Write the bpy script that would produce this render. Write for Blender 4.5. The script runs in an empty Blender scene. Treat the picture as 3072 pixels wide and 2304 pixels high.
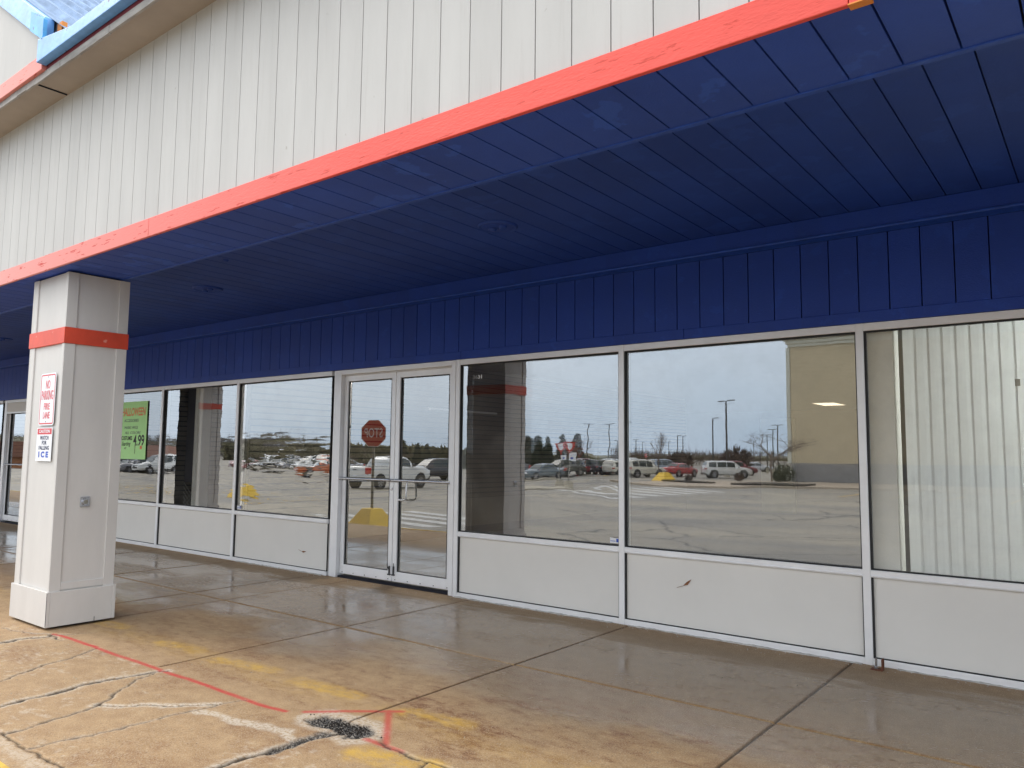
import bpy, bmesh, math, random
import numpy as np
from mathutils import Vector, Matrix

sc = bpy.context.scene
R_ = math.radians
random.seed(7)
rng = np.random.default_rng(7)

# ------------------------------------------------------------------ camera
yaw, pitch, roll = R_(-37.919), R_(5.241), R_(0.606)
cy, sy, cp, sp, cr, sr = math.cos(yaw), math.sin(yaw), math.cos(pitch), math.sin(pitch), math.cos(roll), math.sin(roll)
fwd = Vector((sy*cp, cy*cp, sp)); right = Vector((cy, -sy, 0)); up = right.cross(fwd)
Rv = right*cr + up*sr; Uv = -right*sr + up*cr
cd = bpy.data.cameras.new('camera'); cam = bpy.data.objects.new('camera', cd); sc.collection.objects.link(cam)
M = Matrix((Rv, Uv, -fwd)).transposed().to_4x4(); M.translation = Vector((0, -5.8, 1.41)); cam.matrix_world = M
cd.lens = 27.0; cd.sensor_width = 36; cd.clip_start = 0.05; cd.clip_end = 3000
sc.camera = cam

# ------------------------------------------------------------------ world, sun
SUN_EL, SUN_ROT = R_(42), R_(252)
w = bpy.data.worlds.new("World"); sc.world = w; w.use_nodes = True
nt = w.node_tree; nt.nodes.clear()
wo = nt.nodes.new('ShaderNodeOutputWorld'); bg = nt.nodes.new('ShaderNodeBackground')
sky = nt.nodes.new('ShaderNodeTexSky'); sky.sky_type = 'NISHITA'; sky.sun_disc = False
sky.sun_elevation = SUN_EL; sky.sun_rotation = SUN_ROT; sky.dust_density = 3.0; sky.air_density = 1.2
mx = nt.nodes.new('ShaderNodeMix'); mx.data_type = 'RGBA'
tc = nt.nodes.new('ShaderNodeTexCoord'); mp = nt.nodes.new('ShaderNodeMapping'); mp.inputs['Scale'].default_value = (1.5, 1.5, 7)
nz = nt.nodes.new('ShaderNodeTexNoise'); nz.inputs['Scale'].default_value = 1.6; nz.inputs['Detail'].default_value = 6
cr_ = nt.nodes.new('ShaderNodeValToRGB'); cr_.color_ramp.elements[0].position = .3; cr_.color_ramp.elements[1].position = .75
cr_.color_ramp.elements[0].color = (6.2, 7.9, 9.8, 1); cr_.color_ramp.elements[1].color = (8.6, 9.9, 11.4, 1)
nt.links.new(tc.outputs['Generated'], mp.inputs[0]); nt.links.new(mp.outputs[0], nz.inputs['Vector'])
nt.links.new(nz.outputs['Fac'], cr_.inputs[0])
sx_ = nt.nodes.new('ShaderNodeSeparateXYZ'); nt.links.new(tc.outputs['Generated'], sx_.inputs[0])
mr_ = nt.nodes.new('ShaderNodeMapRange'); mr_.inputs['From Min'].default_value = .03; mr_.inputs['From Max'].default_value = .55; nt.links.new(sx_.outputs['Z'], mr_.inputs['Value'])
m3_ = nt.nodes.new('ShaderNodeMix'); m3_.data_type = 'RGBA'; nt.links.new(mr_.outputs[0], m3_.inputs['Factor']); nt.links.new(cr_.outputs[0], m3_.inputs['A']); m3_.inputs['B'].default_value = (12.8, 12.9, 13.1, 1)
nt.links.new(sky.outputs[0], mx.inputs['A']); nt.links.new(m3_.outputs['Result'], mx.inputs['B']); mx.inputs['Factor'].default_value = .88
nt.links.new(mx.outputs['Result'], bg.inputs[0]); bg.inputs[1].default_value = 0.105
nt.links.new(bg.outputs[0], wo.inputs[0])
sd = bpy.data.lights.new('sun', 'SUN'); sd.energy = 0.9; sd.angle = R_(28); sd.color = (1, .94, .86)
so = bpy.data.objects.new('sun', sd); sc.collection.objects.link(so)
az = SUN_ROT
sdir = Vector((math.sin(az)*math.cos(SUN_EL), math.cos(az)*math.cos(SUN_EL), math.sin(SUN_EL)))
so.rotation_euler = sdir.to_track_quat('Z', 'Y').to_euler()
sc.view_settings.view_transform = 'Standard'; sc.view_settings.look = 'None'
sc.view_settings.exposure = 0.80; sc.view_settings.gamma = 1; sc.view_settings.use_curve_mapping = False
sc.cycles.max_bounces = 10; sc.cycles.diffuse_bounces = 4; sc.cycles.glossy_bounces = 5; sc.cycles.transparent_max_bounces = 12
sc.cycles.sample_clamp_indirect = 6; sc.cycles.caustics_reflective = False; sc.cycles.caustics_refractive = False

# ------------------------------------------------------------------ helpers
def tag(o, label=None, cat=None, group=None, kind=None):
    if label: o['label'] = label
    if cat: o['category'] = cat
    if group: o['group'] = group
    if kind: o['kind'] = kind
    return o
def empty(name, loc=(0, 0, 0), rz=0, **k):
    o = bpy.data.objects.new(name, None); sc.collection.objects.link(o)
    o.empty_display_size = .2; o.location = loc; o.rotation_euler = (0, 0, rz); return tag(o, **k)
class MB:
    def __init__(s): s.v = []; s.f = []
    def quad(s, a, b, c, d): n = len(s.v); s.v += [a, b, c, d]; s.f.append((n, n+1, n+2, n+3)); return s
    def poly(s, pts): n = len(s.v); s.v += list(pts); s.f.append(tuple(range(n, n+len(pts)))); return s
    def box(s, x0, x1, y0, y1, z0, z1):
        n = len(s.v)
        s.v += [(x0, y0, z0), (x1, y0, z0), (x1, y1, z0), (x0, y1, z0), (x0, y0, z1), (x1, y0, z1), (x1, y1, z1), (x0, y1, z1)]
        s.f += [tuple(n+i for i in f) for f in ((0, 3, 2, 1), (4, 5, 6, 7), (0, 1, 5, 4), (1, 2, 6, 5), (2, 3, 7, 6), (3, 0, 4, 7))]
        return s
    def prism(s, pts, axis, a, b):          # polygon in the plane across axis, extruded a..b
        def P(u, v, t): return (t, u, v) if axis == 'x' else ((u, t, v) if axis == 'y' else (u, v, t))
        n = len(s.v); m = len(pts)
        s.v += [P(u, v, a) for u, v in pts] + [P(u, v, b) for u, v in pts]
        s.f.append(tuple(n+i for i in range(m))); s.f.append(tuple(n+m+i for i in reversed(range(m))))
        for i in range(m): j = (i+1) % m; s.f.append((n+i, n+m+i, n+m+j, n+j))
        return s
    def tube(s, pts, r, seg=8, r1=None, cap=True):
        pts = [Vector(p) for p in pts]; n0 = len(s.v); k = len(pts)
        for i, p in enumerate(pts):
            d = (pts[min(i+1, k-1)] - pts[max(i-1, 0)]).normalized()
            a = d.cross(Vector((0, 0, 1)) if abs(d.z) < .95 else Vector((1, 0, 0))).normalized(); b = d.cross(a)
            rr = r if r1 is None else r + (r1-r)*i/(k-1)
            s.v += [tuple(p + (a*math.cos(t) + b*math.sin(t))*rr) for t in [2*math.pi*q/seg for q in range(seg)]]
        for i in range(k-1):
            for q in range(seg):
                q2 = (q+1) % seg; s.f.append((n0+i*seg+q, n0+i*seg+q2, n0+(i+1)*seg+q2, n0+(i+1)*seg+q))
        if cap:
            s.f.append(tuple(n0+q for q in range(seg))[::-1]); s.f.append(tuple(n0+(k-1)*seg+q for q in range(seg)))
        return s
    def disc(s, c, r, axis='y', seg=24, th=.01):
        d = {'x': (1, 0, 0), 'y': (0, 1, 0), 'z': (0, 0, 1)}[axis]
        return s.tube([Vector(c)-Vector(d)*th/2, Vector(c)+Vector(d)*th/2], r, seg)
    def build(s, name, m, parent=None, smooth=None, bevel=None, recalc=True, **k):
        me = bpy.data.meshes.new(name); me.from_pydata([tuple(map(float, v)) for v in s.v], [], s.f); me.update()
        if recalc:
            bm = bmesh.new(); bm.from_mesh(me); bmesh.ops.recalc_face_normals(bm, faces=bm.faces); bm.to_mesh(me); bm.free()
        o = bpy.data.objects.new(name, me); sc.collection.objects.link(o)
        if m: me.materials.append(m)
        if smooth: 
            me.polygons.foreach_set('use_smooth', [True]*len(me.polygons)); me.set_sharp_from_angle(angle=R_(smooth))
        if parent: o.parent = parent
        if bevel:
            b = o.modifiers.new('bevel', 'BEVEL'); b.width = bevel; b.segments = 2; b.limit_method = 'ANGLE'
        return tag(o, **k)
def copy_tree(o, parent=None):
    c = o.copy(); sc.collection.objects.link(c); c.parent = parent
    for ch in o.children: copy_tree(ch, c)
    return c

# ------------------------------------------------------------------ materials
def N(nt, t, **k):
    n = nt.nodes.new(t)
    for a, v in k.items():
        if a in n.inputs: n.inputs[a].default_value = v
        else: setattr(n, a, v)
    return n
def pmat(name, col, rough=.6, var=.12, scale=2.0, bump=.15, bscale=80, metal=0, stretch=(1, 1, 1), haze_fade=None, specks=None, coat=0, board=None):
    m = bpy.data.materials.new(name); m.use_nodes = True; t = m.node_tree; b = t.nodes['Principled BSDF']; L = t.links.new
    tc = N(t, 'ShaderNodeTexCoord'); mp = N(t, 'ShaderNodeMapping'); mp.inputs['Scale'].default_value = stretch
    L(tc.outputs['Object'], mp.inputs[0])
    n1 = N(t, 'ShaderNodeTexNoise', Scale=scale, Detail=8.0, Roughness=.65); L(mp.outputs[0], n1.inputs['Vector'])
    r = N(t, 'ShaderNodeValToRGB'); r.color_ramp.elements[0].position = .3; r.color_ramp.elements[1].position = .7
    r.color_ramp.elements[0].color = (*[c*(1-var) for c in col], 1); r.color_ramp.elements[1].color = (*[min(1, c*(1+var)) for c in col], 1)
    L(n1.outputs['Fac'], r.inputs[0]); out = r.outputs[0]
    if haze_fade:   # lens haze put into the colour: paler towards one end of the board
        sx = N(t, 'ShaderNodeSeparateXYZ'); L(tc.outputs['Object'], sx.inputs[0])
        mr = N(t, 'ShaderNodeMapRange'); mr.inputs['From Min'].default_value = haze_fade[0]; mr.inputs['From Max'].default_value = haze_fade[1]; L(sx.outputs['X'], mr.inputs['Value'])
        mx = N(t, 'ShaderNodeMix', data_type='RGBA'); L(mr.outputs[0], mx.inputs['Factor']); mx.inputs['A'].default_value = (*haze_fade[2], 1); L(out, mx.inputs['B']); out = mx.outputs['Result']
    if specks:  # (colour, scale, threshold)
        n2 = N(t, 'ShaderNodeTexNoise', Scale=specks[1], Detail=4.0, Roughness=.6); mp2 = N(t, 'ShaderNodeMapping'); mp2.inputs['Scale'].default_value = specks[3]
        L(tc.outputs['Object'], mp2.inputs[0]); L(mp2.outputs[0], n2.inputs['Vector'])
        g = N(t, 'ShaderNodeMapRange'); g.inputs['From Min'].default_value = specks[2]; g.inputs['From Max'].default_value = specks[2]+.03; L(n2.outputs['Fac'], g.inputs['Value'])
        mx = N(t, 'ShaderNodeMix', data_type='RGBA'); L(g.outputs[0], mx.inputs['Factor']); L(out, mx.inputs['A']); mx.inputs['B'].default_value = (*specks[0], 1); out = mx.outputs['Result']
    if board:   # every board weathered a little differently
        sx = N(t, 'ShaderNodeSeparateXYZ'); L(tc.outputs['Object'], sx.inputs[0]); q = N(t, 'ShaderNodeMath', operation='MULTIPLY_ADD'); q.inputs[1].default_value = 1/board[0]; q.inputs[2].default_value = -board[1]/board[0]+500; L(sx.outputs['X'], q.inputs[0])
        fl = N(t, 'ShaderNodeMath', operation='FLOOR'); L(q.outputs[0], fl.inputs[0]); wn = N(t, 'ShaderNodeTexWhiteNoise', noise_dimensions='1D'); L(fl.outputs[0], wn.inputs['W'])
        mr = N(t, 'ShaderNodeMapRange'); mr.inputs['To Min'].default_value = 1-board[2]; mr.inputs['To Max'].default_value = 1+board[2]*.4; L(wn.outputs['Value'], mr.inputs['Value'])
        hv = N(t, 'ShaderNodeHueSaturation'); L(mr.outputs[0], hv.inputs['Value']); L(out, hv.inputs['Color']); out = hv.outputs[0]
        ns = N(t, 'ShaderNodeTexNoise', Scale=1.0, Detail=7.0, Roughness=.7); m5 = N(t, 'ShaderNodeMapping'); m5.inputs['Scale'].default_value = board[3]; L(tc.outputs['Object'], m5.inputs[0]); L(m5.outputs[0], ns.inputs['Vector'])
        gs = N(t, 'ShaderNodeMapRange'); gs.inputs['From Min'].default_value = .55; gs.inputs['From Max'].default_value = .8; gs.inputs['To Max'].default_value = board[4]; L(ns.outputs['Fac'], gs.inputs['Value'])
        m6 = N(t, 'ShaderNodeMix', data_type='RGBA'); L(gs.outputs[0], m6.inputs['Factor']); L(out, m6.inputs['A']); m6.inputs['B'].default_value = (*board[5], 1); out = m6.outputs['Result']
    L(out, b.inputs['Base Color'])
    b.inputs['Roughness'].default_value = rough; b.inputs['Metallic'].default_value = metal; b.inputs['Coat Weight'].default_value = coat
    if bump:
        n3 = N(t, 'ShaderNodeTexNoise', Scale=bscale, Detail=5.0); L(mp.outputs[0], n3.inputs['Vector'])
        bu = N(t, 'ShaderNodeBump', Strength=bump, Distance=.004); L(n3.outputs['Fac'], bu.inputs['Height']); L(bu.outputs[0], b.inputs['Normal'])
    return m
def glass_mat(name, refl, wav=.0006, sc_=(1.2, 1, 2.2), tint=(1, 1, 1), seed=0., wav2=0):
    m = bpy.data.materials.new(name); m.use_nodes = True; t = m.node_tree; t.nodes.clear(); L = t.links.new
    o = N(t, 'ShaderNodeOutputMaterial'); tr = N(t, 'ShaderNodeBsdfTransparent'); tr.inputs[0].default_value = (*tint, 1)
    gl = N(t, 'ShaderNodeBsdfGlossy', Roughness=.004); gl.inputs['Color'].default_value = (.97, .985, 1, 1)
    fr = N(t, 'ShaderNodeFresnel', IOR=1.5); ma = N(t, 'ShaderNodeMath', operation='MULTIPLY_ADD'); ma.inputs[1].default_value = 1.3; ma.inputs[2].default_value = refl; ma.use_clamp = True
    L(fr.outputs[0], ma.inputs[0]); mx = N(t, 'ShaderNodeMixShader'); L(ma.outputs[0], mx.inputs[0]); L(tr.outputs[0], mx.inputs[1]); L(gl.outputs[0], mx.inputs[2])
    df = N(t, 'ShaderNodeBsdfDiffuse'); df.inputs[0].default_value = (.6, .58, .52, 1); tcd = N(t, 'ShaderNodeTexCoord'); nd = N(t, 'ShaderNodeTexNoise', Scale=2.2, Detail=9.0, Roughness=.72); L(tcd.outputs['Object'], nd.inputs['Vector'])
    rd_ = N(t, 'ShaderNodeMapRange'); rd_.inputs['From Min'].default_value = .45; rd_.inputs['From Max'].default_value = .75; rd_.inputs['To Min'].default_value = .012; rd_.inputs['To Max'].default_value = .10; L(nd.outputs['Fac'], rd_.inputs['Value'])
    m9 = N(t, 'ShaderNodeMixShader'); L(rd_.outputs[0], m9.inputs[0]); L(mx.outputs[0], m9.inputs[1]); L(df.outputs[0], m9.inputs[2]); L(m9.outputs[0], o.inputs[0])
    if wav:
        tc = N(t, 'ShaderNodeTexCoord'); mp = N(t, 'ShaderNodeMapping'); mp.inputs['Scale'].default_value = sc_; mp.inputs['Location'].default_value = (seed, seed*1.7, seed*.3)
        n = N(t, 'ShaderNodeTexNoise', Scale=1.0, Detail=2.0, Roughness=.5); L(tc.outputs['Object'], mp.inputs[0]); L(mp.outputs[0], n.inputs['Vector'])
        bu = N(t, 'ShaderNodeBump', Strength=1.0, Distance=wav); L(n.outputs['Fac'], bu.inputs['Height'])
        if wav2:
            mp2 = N(t, 'ShaderNodeMapping'); mp2.inputs['Scale'].default_value = (2.5, 1, 16); L(tc.outputs['Object'], mp2.inputs[0])
            n2 = N(t, 'ShaderNodeTexNoise', Scale=1.0, Detail=1.5); L(mp2.outputs[0], n2.inputs['Vector'])
            b2 = N(t, 'ShaderNodeBump', Strength=1.0, Distance=wav2); L(n2.outputs['Fac'], b2.inputs['Height']); L(bu.outputs[0], b2.inputs['Normal']); bu = b2
        L(bu.outputs[0], gl.inputs['Normal'])
    return m
def emis(name, col, s):
    m = bpy.data.materials.new(name); m.use_nodes = True; b = m.node_tree.nodes['Principled BSDF']
    b.inputs['Base Color'].default_value = (.8, .8, .78, 1); b.inputs['Emission Color'].default_value = (*col, 1); b.inputs['Emission Strength'].default_value = s; return m

M_white = pmat('white_siding_paint', (.52, .512, .495), .75, .06, .9, .25, 40, stretch=(3, 3, .7), specks=((.40, .38, .35), 14, .72, (1, 1, .5)), board=(.1865, -1.305, .03, (26, 1, 1.1), .35, (.36, .34, .31)))
M_eave = pmat('tan_eave_paint', (.40, .335, .275), .8, .1, 1.5, specks=((.2, .18, .14), 5, .70, (1, 2, 2)))
M_grey = pmat('grey_weathered_board', (.33, .31, .29), .8, .35, 6, .4, stretch=(.6, 3, 3))
M_red = pmat('coral_fascia_paint', (.80, .088, .066), .6, .12, 3, .5, 60, stretch=(.6, 2, 2), haze_fade=(-9.0, -3.0, (.72, .36, .32)), specks=((.60, .05, .03), 26, .62, (.25, 1, 1.6)))
M_redband = pmat('red_band_paint', (.68, .075, .035), .5, .12, 4, .3, specks=((.75, .28, .22), 11, .67, (1, 1, 1)))
M_redShade = pmat('shaded_coral_paint', (.2, .02, .03), .6)  # coral fascia under the flashing, its shade painted into the colour
M_blue = pmat('royal_blue_paint', (.009, .050, .345), .55, .10, 1.4, .35, 90, specks=((.011, .060, .39), 6, .60, (1, 1, 1)), board=(.2015, -2.381, .08, (4, 1, 1.2), .4, (.02, .065, .29)))
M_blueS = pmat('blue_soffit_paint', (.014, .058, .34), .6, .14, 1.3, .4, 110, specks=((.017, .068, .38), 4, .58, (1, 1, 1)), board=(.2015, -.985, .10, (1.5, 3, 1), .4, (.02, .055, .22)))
M_seam = pmat('siding_seam', (.13, .125, .12), .9, bump=0)
M_gap = pmat('dark_groove', (.012, .012, .02), .9, bump=0)
M_blueedge = pmat('blue_trim_bead', (.016, .075, .42), .5, .25, 8)
M_blueLit = pmat('blue_soffit_paint_lit', (.022, .074, .42), .6, .14, 1.3, .4, 110, specks=((.03, .10, .52), 4, .58, (1, 1, 1)), board=(.1905, -.735, .08, (1.5, 4, 1), .4, (.04, .09, .36)))  # soffit blue again, lighter: light from outside put into the colour
M_tarp = pmat('light_blue_metal', (.16, .40, .82), .4, .25, 5, .5, 20, specks=((.05, .07, .2), 9, .64, (1, 1, 1)))
M_tarp2 = pmat('bright_blue_flashing', (.06, .36, .75), .45, .25, 8, .5, 20, specks=((.01, .04, .15), 12, .60, (1, 1, 1)))
M_rib = pmat('pale_blue_ribbed_metal', (.24, .33, .47), .8, .35, 4, .3, 20, stretch=(1, 4, 1)); M_rib.node_tree.nodes['Principled BSDF'].inputs['Specular IOR Level'].default_value = .12
M_alu = pmat('white_aluminium_frame', (.88, .88, .89), .32, .06, 3, .08, 60, metal=.15, specks=((.4, .4, .4), 30, .75, (1, 1, 1)))
M_gasket = pmat('black_gasket', (.012, .012, .013), .6, bump=0)
M_panel = pmat('beige_knee_panel', (.77, .745, .70), .55, .035, 1.2, .06, 200)
M_dark = pmat('dark_metal', (.03, .03, .032), .45, bump=0)
M_steel = pmat('brushed_steel', (.5, .5, .52), .25, .1, 20, metal=.9)
M_rust = pmat('rusty_steel', (.14, .045, .02), .85, .4, 30, .5)
M_orange = pmat('orange_residue', (.7, .25, .05), .7)
M_colw = pmat('column_paint', (.62, .60, .575), .6, .06, 1.6, .18, 60, stretch=(2, 2, .6), specks=((.35, .32, .3), 9, .76, (1, 1, .7)))
M_signw = pmat('sign_white', (.82, .83, .86), .35, .02, 2, 0)
M_signr = pmat('sign_red', (.62, .03, .04), .4, .05, 2, 0)
M_signr2 = pmat('sign_faded_red', (.72, .12, .14), .4, .25, 30, 0)
M_signk = pmat('sign_dark_blue_black', (.03, .04, .10), .5, .3, 30, 0)
M_signb = pmat('sign_blue_ink', (.04, .10, .50), .5, .2, 20, 0)
M_lime = pmat('lime_card', (.50, .90, .34), .5, .05, 2, 0)
M_orangeink = pmat('orange_ink', (.85, .25, .10), .6, .2, 20, 0)
M_black = pmat('black_ink', (.01, .01, .012), .6, bump=0)
M_stop = pmat('stop_red', (.50, .035, .02), .4, .06, 4, 0)
M_yel = pmat('yellow_concrete_paint', (.78, .50, .035), .6, .12, 4, .4, 40, specks=((.35, .2, .05), 10, .66, (1, 1, 1)))
M_yelp = pmat('yellow_line_paint', (.62, .40, .07), .8, .3, 9)
M_whitep = pmat('white_line_paint', (.58, .58, .56), .8, .18, 6, specks=((.2, .2, .19), 9, .62, (1, 1, 1)))
M_galv = pmat('galvanised_post', (.30, .29, .25), .5, .15, 10, metal=.4)
M_polem = pmat('bronze_lamp_post', (.045, .04, .035), .5, bump=0)
M_floor = pmat('shop_floor', (.13, .12, .11), .5, .2, 3)
M_tan = pmat('interior_tan_wall', (.20, .18, .135), .8, .06, 2)
M_slat = pmat('slatwall_brown', (.13, .115, .08), .6, .15, 3, stretch=(1, .3, 4))
M_slatl = pmat('slatwall_cream', (.55, .52, .33), .6, .08, 3)
M_ceil = pmat('ceiling_tile', (.35, .34, .30), .9, .1, 5)
M_blind = pmat('blind_slat', (.94, .94, .91), .7, .05, 2, .15, 30, stretch=(6, 6, .5))
_t = M_blind.node_tree; _b = _t.nodes['Principled BSDF']; _tr = _t.nodes.new('ShaderNodeBsdfTranslucent'); _tr.inputs[0].default_value = (.95, .97, .95, 1); _m = _t.nodes.new('ShaderNodeMixShader'); _m.inputs[0].default_value = .4
_t.links.new(_b.outputs[0], _m.inputs[1]); _t.links.new(_tr.outputs[0], _m.inputs[2]); _t.links.new(_m.outputs[0], _t.nodes['Material Output'].inputs[0])
M_cream = pmat('cream_wall', (.93, .91, .82), .8, .04, 2)
M_lattice = pmat('black_lattice', (.01, .01, .02), .6, bump=0)
M_bigtan = pmat('tan_stucco', (.58, .49, .33), .9, .06, .4, .3, 12)
M_bigcream = pmat('cream_cornice', (.62, .62, .53), .8, .05, 1)
M_block = pmat('grey_block', (.27, .265, .26), .9, .15, 2, .5, 8)
M_brick = pmat('brown_brick', (.16, .07, .045), .9, .25, 2)
M_brickor = pmat('orange_brick', (.42, .16, .06), .9, .2, 2)
M_mulch = pmat('dark_mulch', (.022, .016, .012), .95, .5, 8, 1.0, 20)
M_kerb = pmat('concrete_kerb', (.40, .36, .28), .85, .18, 3, .5, 20)
M_side = pmat('pale_pavement', (.40, .33, .25), .85, .15, 1, .4, 15)
M_tyre = pmat('tyre', (.018, .018, .02), .8, bump=0)
M_rim = pmat('alloy_rim', (.45, .45, .47), .3, metal=.8, bump=0)
M_carglass = pmat('car_glass', (.03, .045, .05), .05, .02, 1, 0)
M_bark = pmat('bare_bark', (.16, .12, .10), .9, .3, 6)
M_trunk = pmat('trunk', (.10, .07, .05), .9, .3, 6)
M_leafb = pmat('dry_leaf', (.25, .10, .04), .8)
M_wash = pmat('pale_caulk', (.45, .43, .40), .8, .3, 20, .8, 60)

def crown_mat(name, dark, light, s=.5):
    m = bpy.data.materials.new(name); m.use_nodes = True; t = m.node_tree; b = t.nodes['Principled BSDF']; L = t.links.new
    g = N(t, 'ShaderNodeNewGeometry'); n = N(t, 'ShaderNodeTexNoise', Scale=s, Detail=5.0); L(g.outputs['Position'], n.inputs['Vector'])
    r = N(t, 'ShaderNodeValToRGB'); r.color_ramp.elements[0].position = .38; r.color_ramp.elements[1].position = .62
    r.color_ramp.elements[0].color = (*dark, 1); r.color_ramp.elements[1].color = (*light, 1); L(n.outputs['Fac'], r.inputs[0]); L(r.outputs[0], b.inputs['Base Color']); b.inputs['Roughness'].default_value = .9
    return m
M_ever = crown_mat('evergreen_needles', (.028, .040, .022), (.075, .085, .045), .8)
M_wood = crown_mat('winter_wood', (.085, .075, .062), (.16, .145, .13), .12)
M_olive = crown_mat('olive_hedge', (.10, .095, .05), (.18, .165, .09), .15)
M_shrub = crown_mat('winter_shrub', (.05, .03, .02), (.14, .085, .06), 1.2)

# ------------------------------------------------------------------ numpy noise for ground wear
def vnoise(X, Y, seed, sx=1., sy=1.):
    r = np.random.default_rng(seed); T = r.random((256, 256)); x = X*sx+37.3; y = Y*sy+91.7
    xi = np.floor(x).astype(int); yi = np.floor(y).astype(int); fx = x-xi; fy = y-yi; fx = fx*fx*(3-2*fx); fy = fy*fy*(3-2*fy)
    g = lambda i, j: T[i & 255, j & 255]
    return (g(xi, yi)*(1-fx)+g(xi+1, yi)*fx)*(1-fy)+(g(xi, yi+1)*(1-fx)+g(xi+1, yi+1)*fx)*fy
def fbm(X, Y, seed, sx=1., sy=1., oct=5, p=.55):
    a = 1; s = 0; t = 0
    for k in range(oct): s = s+a*vnoise(X, Y, seed+k, sx*2**k, sy*2**k); t += a; a *= p
    return s/t
def sstep(a, b, x): t = np.clip((x-a)/(b-a), 0, 1); return t*t*(3-2*t)
def pdist(X, Y, pts):
    d = np.full(X.shape, 9.); 
    for (x0, y0), (x1, y1) in zip(pts[:-1], pts[1:]):
        vx, vy = x1-x0, y1-y0; t = np.clip(((X-x0)*vx+(Y-y0)*vy)/(vx*vx+vy*vy+1e-9), 0, 1)
        d = np.minimum(d, np.hypot(X-x0-t*vx, Y-y0-t*vy))
    return d

JX = [-12.6, -10.8, -9.03, -7.33, -6.74, -4.995, -3.245, -1.487, .27, 2.03]
JY = [-1.58]
def grid_axis(a, b, fine0, fine1, fs, cs, joints):
    xs = list(np.arange(a, fine0, cs)) + list(np.arange(fine0, fine1, fs)) + list(np.arange(fine1, b, cs)) + [b]
    for j in joints: xs += [j-.012, j-.006, j-.003, j, j+.003, j+.006, j+.012]
    xs = np.unique(np.round(xs, 4)); xs = xs[(xs >= a) & (xs <= b)]; keep = [xs[0]]
    for x in xs[1:]:
        if x-keep[-1] > .0015: keep.append(x)
    keep[-1] = b
    return np.array(keep)
def concrete_mat():
    m = bpy.data.materials.new('stained_wet_concrete'); m.use_nodes = True; t = m.node_tree; b = t.nodes['Principled BSDF']; L = t.links.new
    tc = N(t, 'ShaderNodeTexCoord'); O = tc.outputs['Object']
    def att(n): a = N(t, 'ShaderNodeAttribute'); a.attribute_name = n; s = N(t, 'ShaderNodeSeparateColor'); L(a.outputs['Color'], s.inputs[0]); return s
    A = att('marks'); B = att('wear'); C = att('more')
    def mix(f, a, c):
        x = N(t, 'ShaderNodeMix', data_type='RGBA')
        for s, v in (('Factor', f), ('A', a), ('B', c)):
            if isinstance(v, (tuple, float)): x.inputs[s].default_value = v if isinstance(v, float) else (*v, 1)
            else: L(v, x.inputs[s])
        return x.outputs['Result']
    def noise(s, d=5., st=(1, 1, 1)):
        mp = N(t, 'ShaderNodeMapping'); mp.inputs['Scale'].default_value = st; L(O, mp.inputs[0]); n = N(t, 'ShaderNodeTexNoise', Scale=s, Detail=d, Roughness=.7); L(mp.outputs[0], n.inputs['Vector']); return n.outputs['Fac']
    def rng_(v, a, c): r = N(t, 'ShaderNodeMapRange'); r.inputs['From Min'].default_value = a; r.inputs['From Max'].default_value = c; L(v, r.inputs['Value']); return r.outputs[0]
    def mul(a, c):
        x = N(t, 'ShaderNodeMath', operation='MULTIPLY')
        for i, v in enumerate((a, c)):
            if isinstance(v, float): x.inputs[i].default_value = v
            else: L(v, x.inputs[i])
        return x.outputs[0]
    fine = noise(150, 3.); med = noise(9, 6.); big = noise(1.3, 5.)
    warm = mix(rng_(med, .3, .7), (.315, .19, .093), (.47, .315, .168))
    cool = mix(rng_(med, .3, .7), (.205, .134, .075), (.30, .208, .126))
    base = mix(C.outputs['Red'], cool, warm)                     # warm = dry iron-stained, cool = damp
    base = mix(mul(B.outputs['Blue'], rng_(noise(20, 8., (.6, 1, 1)), .36, .60)), base, (.17, .062, .022))  # rust stains
    pits = rng_(fine, .53, .62)
    base = mix(mul(pits, .7), base, (.54, .44, .31))
    pits2 = rng_(noise(105, 3.), .57, .66)
    base = mix(mul(pits2, .65), base, (.10, .065, .04))
    base = mix(mul(A.outputs['Green'], rng_(noise(60, 3.), .35, .55)), base, (.58, .50, .40))     # pale spalled aggregate
    base = mix(mul(B.outputs['Red'], rng_(noise(14, 6., (.5, 1, 1)), .33, .62)), base, (.66, .40, .045))  # yellow paint
    base = mix(mul(A.outputs['Blue'], rng_(noise(25, 5.), .2, .45)), base, (.52, .055, .045))      # red spray
    base = mix(A.outputs['Red'], base, (.05, .035, .022))           # crack
    grit = mix(rng_(noise(110, 3.), .5, .6), (.018, .018, .02), (.33, .30, .26))
    base = mix(C.outputs['Green'], base, grit)                    # pothole grit
    L(base, b.inputs['Base Color'])
    r1 = N(t, 'ShaderNodeMapRange'); L(B.outputs['Green'], r1.inputs['Value']); r1.inputs['To Min'].default_value = .82; r1.inputs['To Max'].default_value = .10; L(r1.outputs[0], b.inputs['Roughness'])
    inv = N(t, 'ShaderNodeMath', operation='SUBTRACT'); inv.inputs[0].default_value = 1.05; L(B.outputs['Green'], inv.inputs[1])
    bu = N(t, 'ShaderNodeBump', Distance=.004); L(mul(inv.outputs[0], .75), bu.inputs['Strength']); L(fine, bu.inputs['Height'])
    b2 = N(t, 'ShaderNodeBump', Distance=.0045, Strength=.10); L(noise(13, 3., (.55, 1, 1)), b2.inputs['Height']); L(bu.outputs[0], b2.inputs['Normal']); L(b2.outputs[0], b.inputs['Normal'])
    b.inputs['Specular IOR Level'].default_value = .42
    return m
M_conc = concrete_mat()

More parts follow.
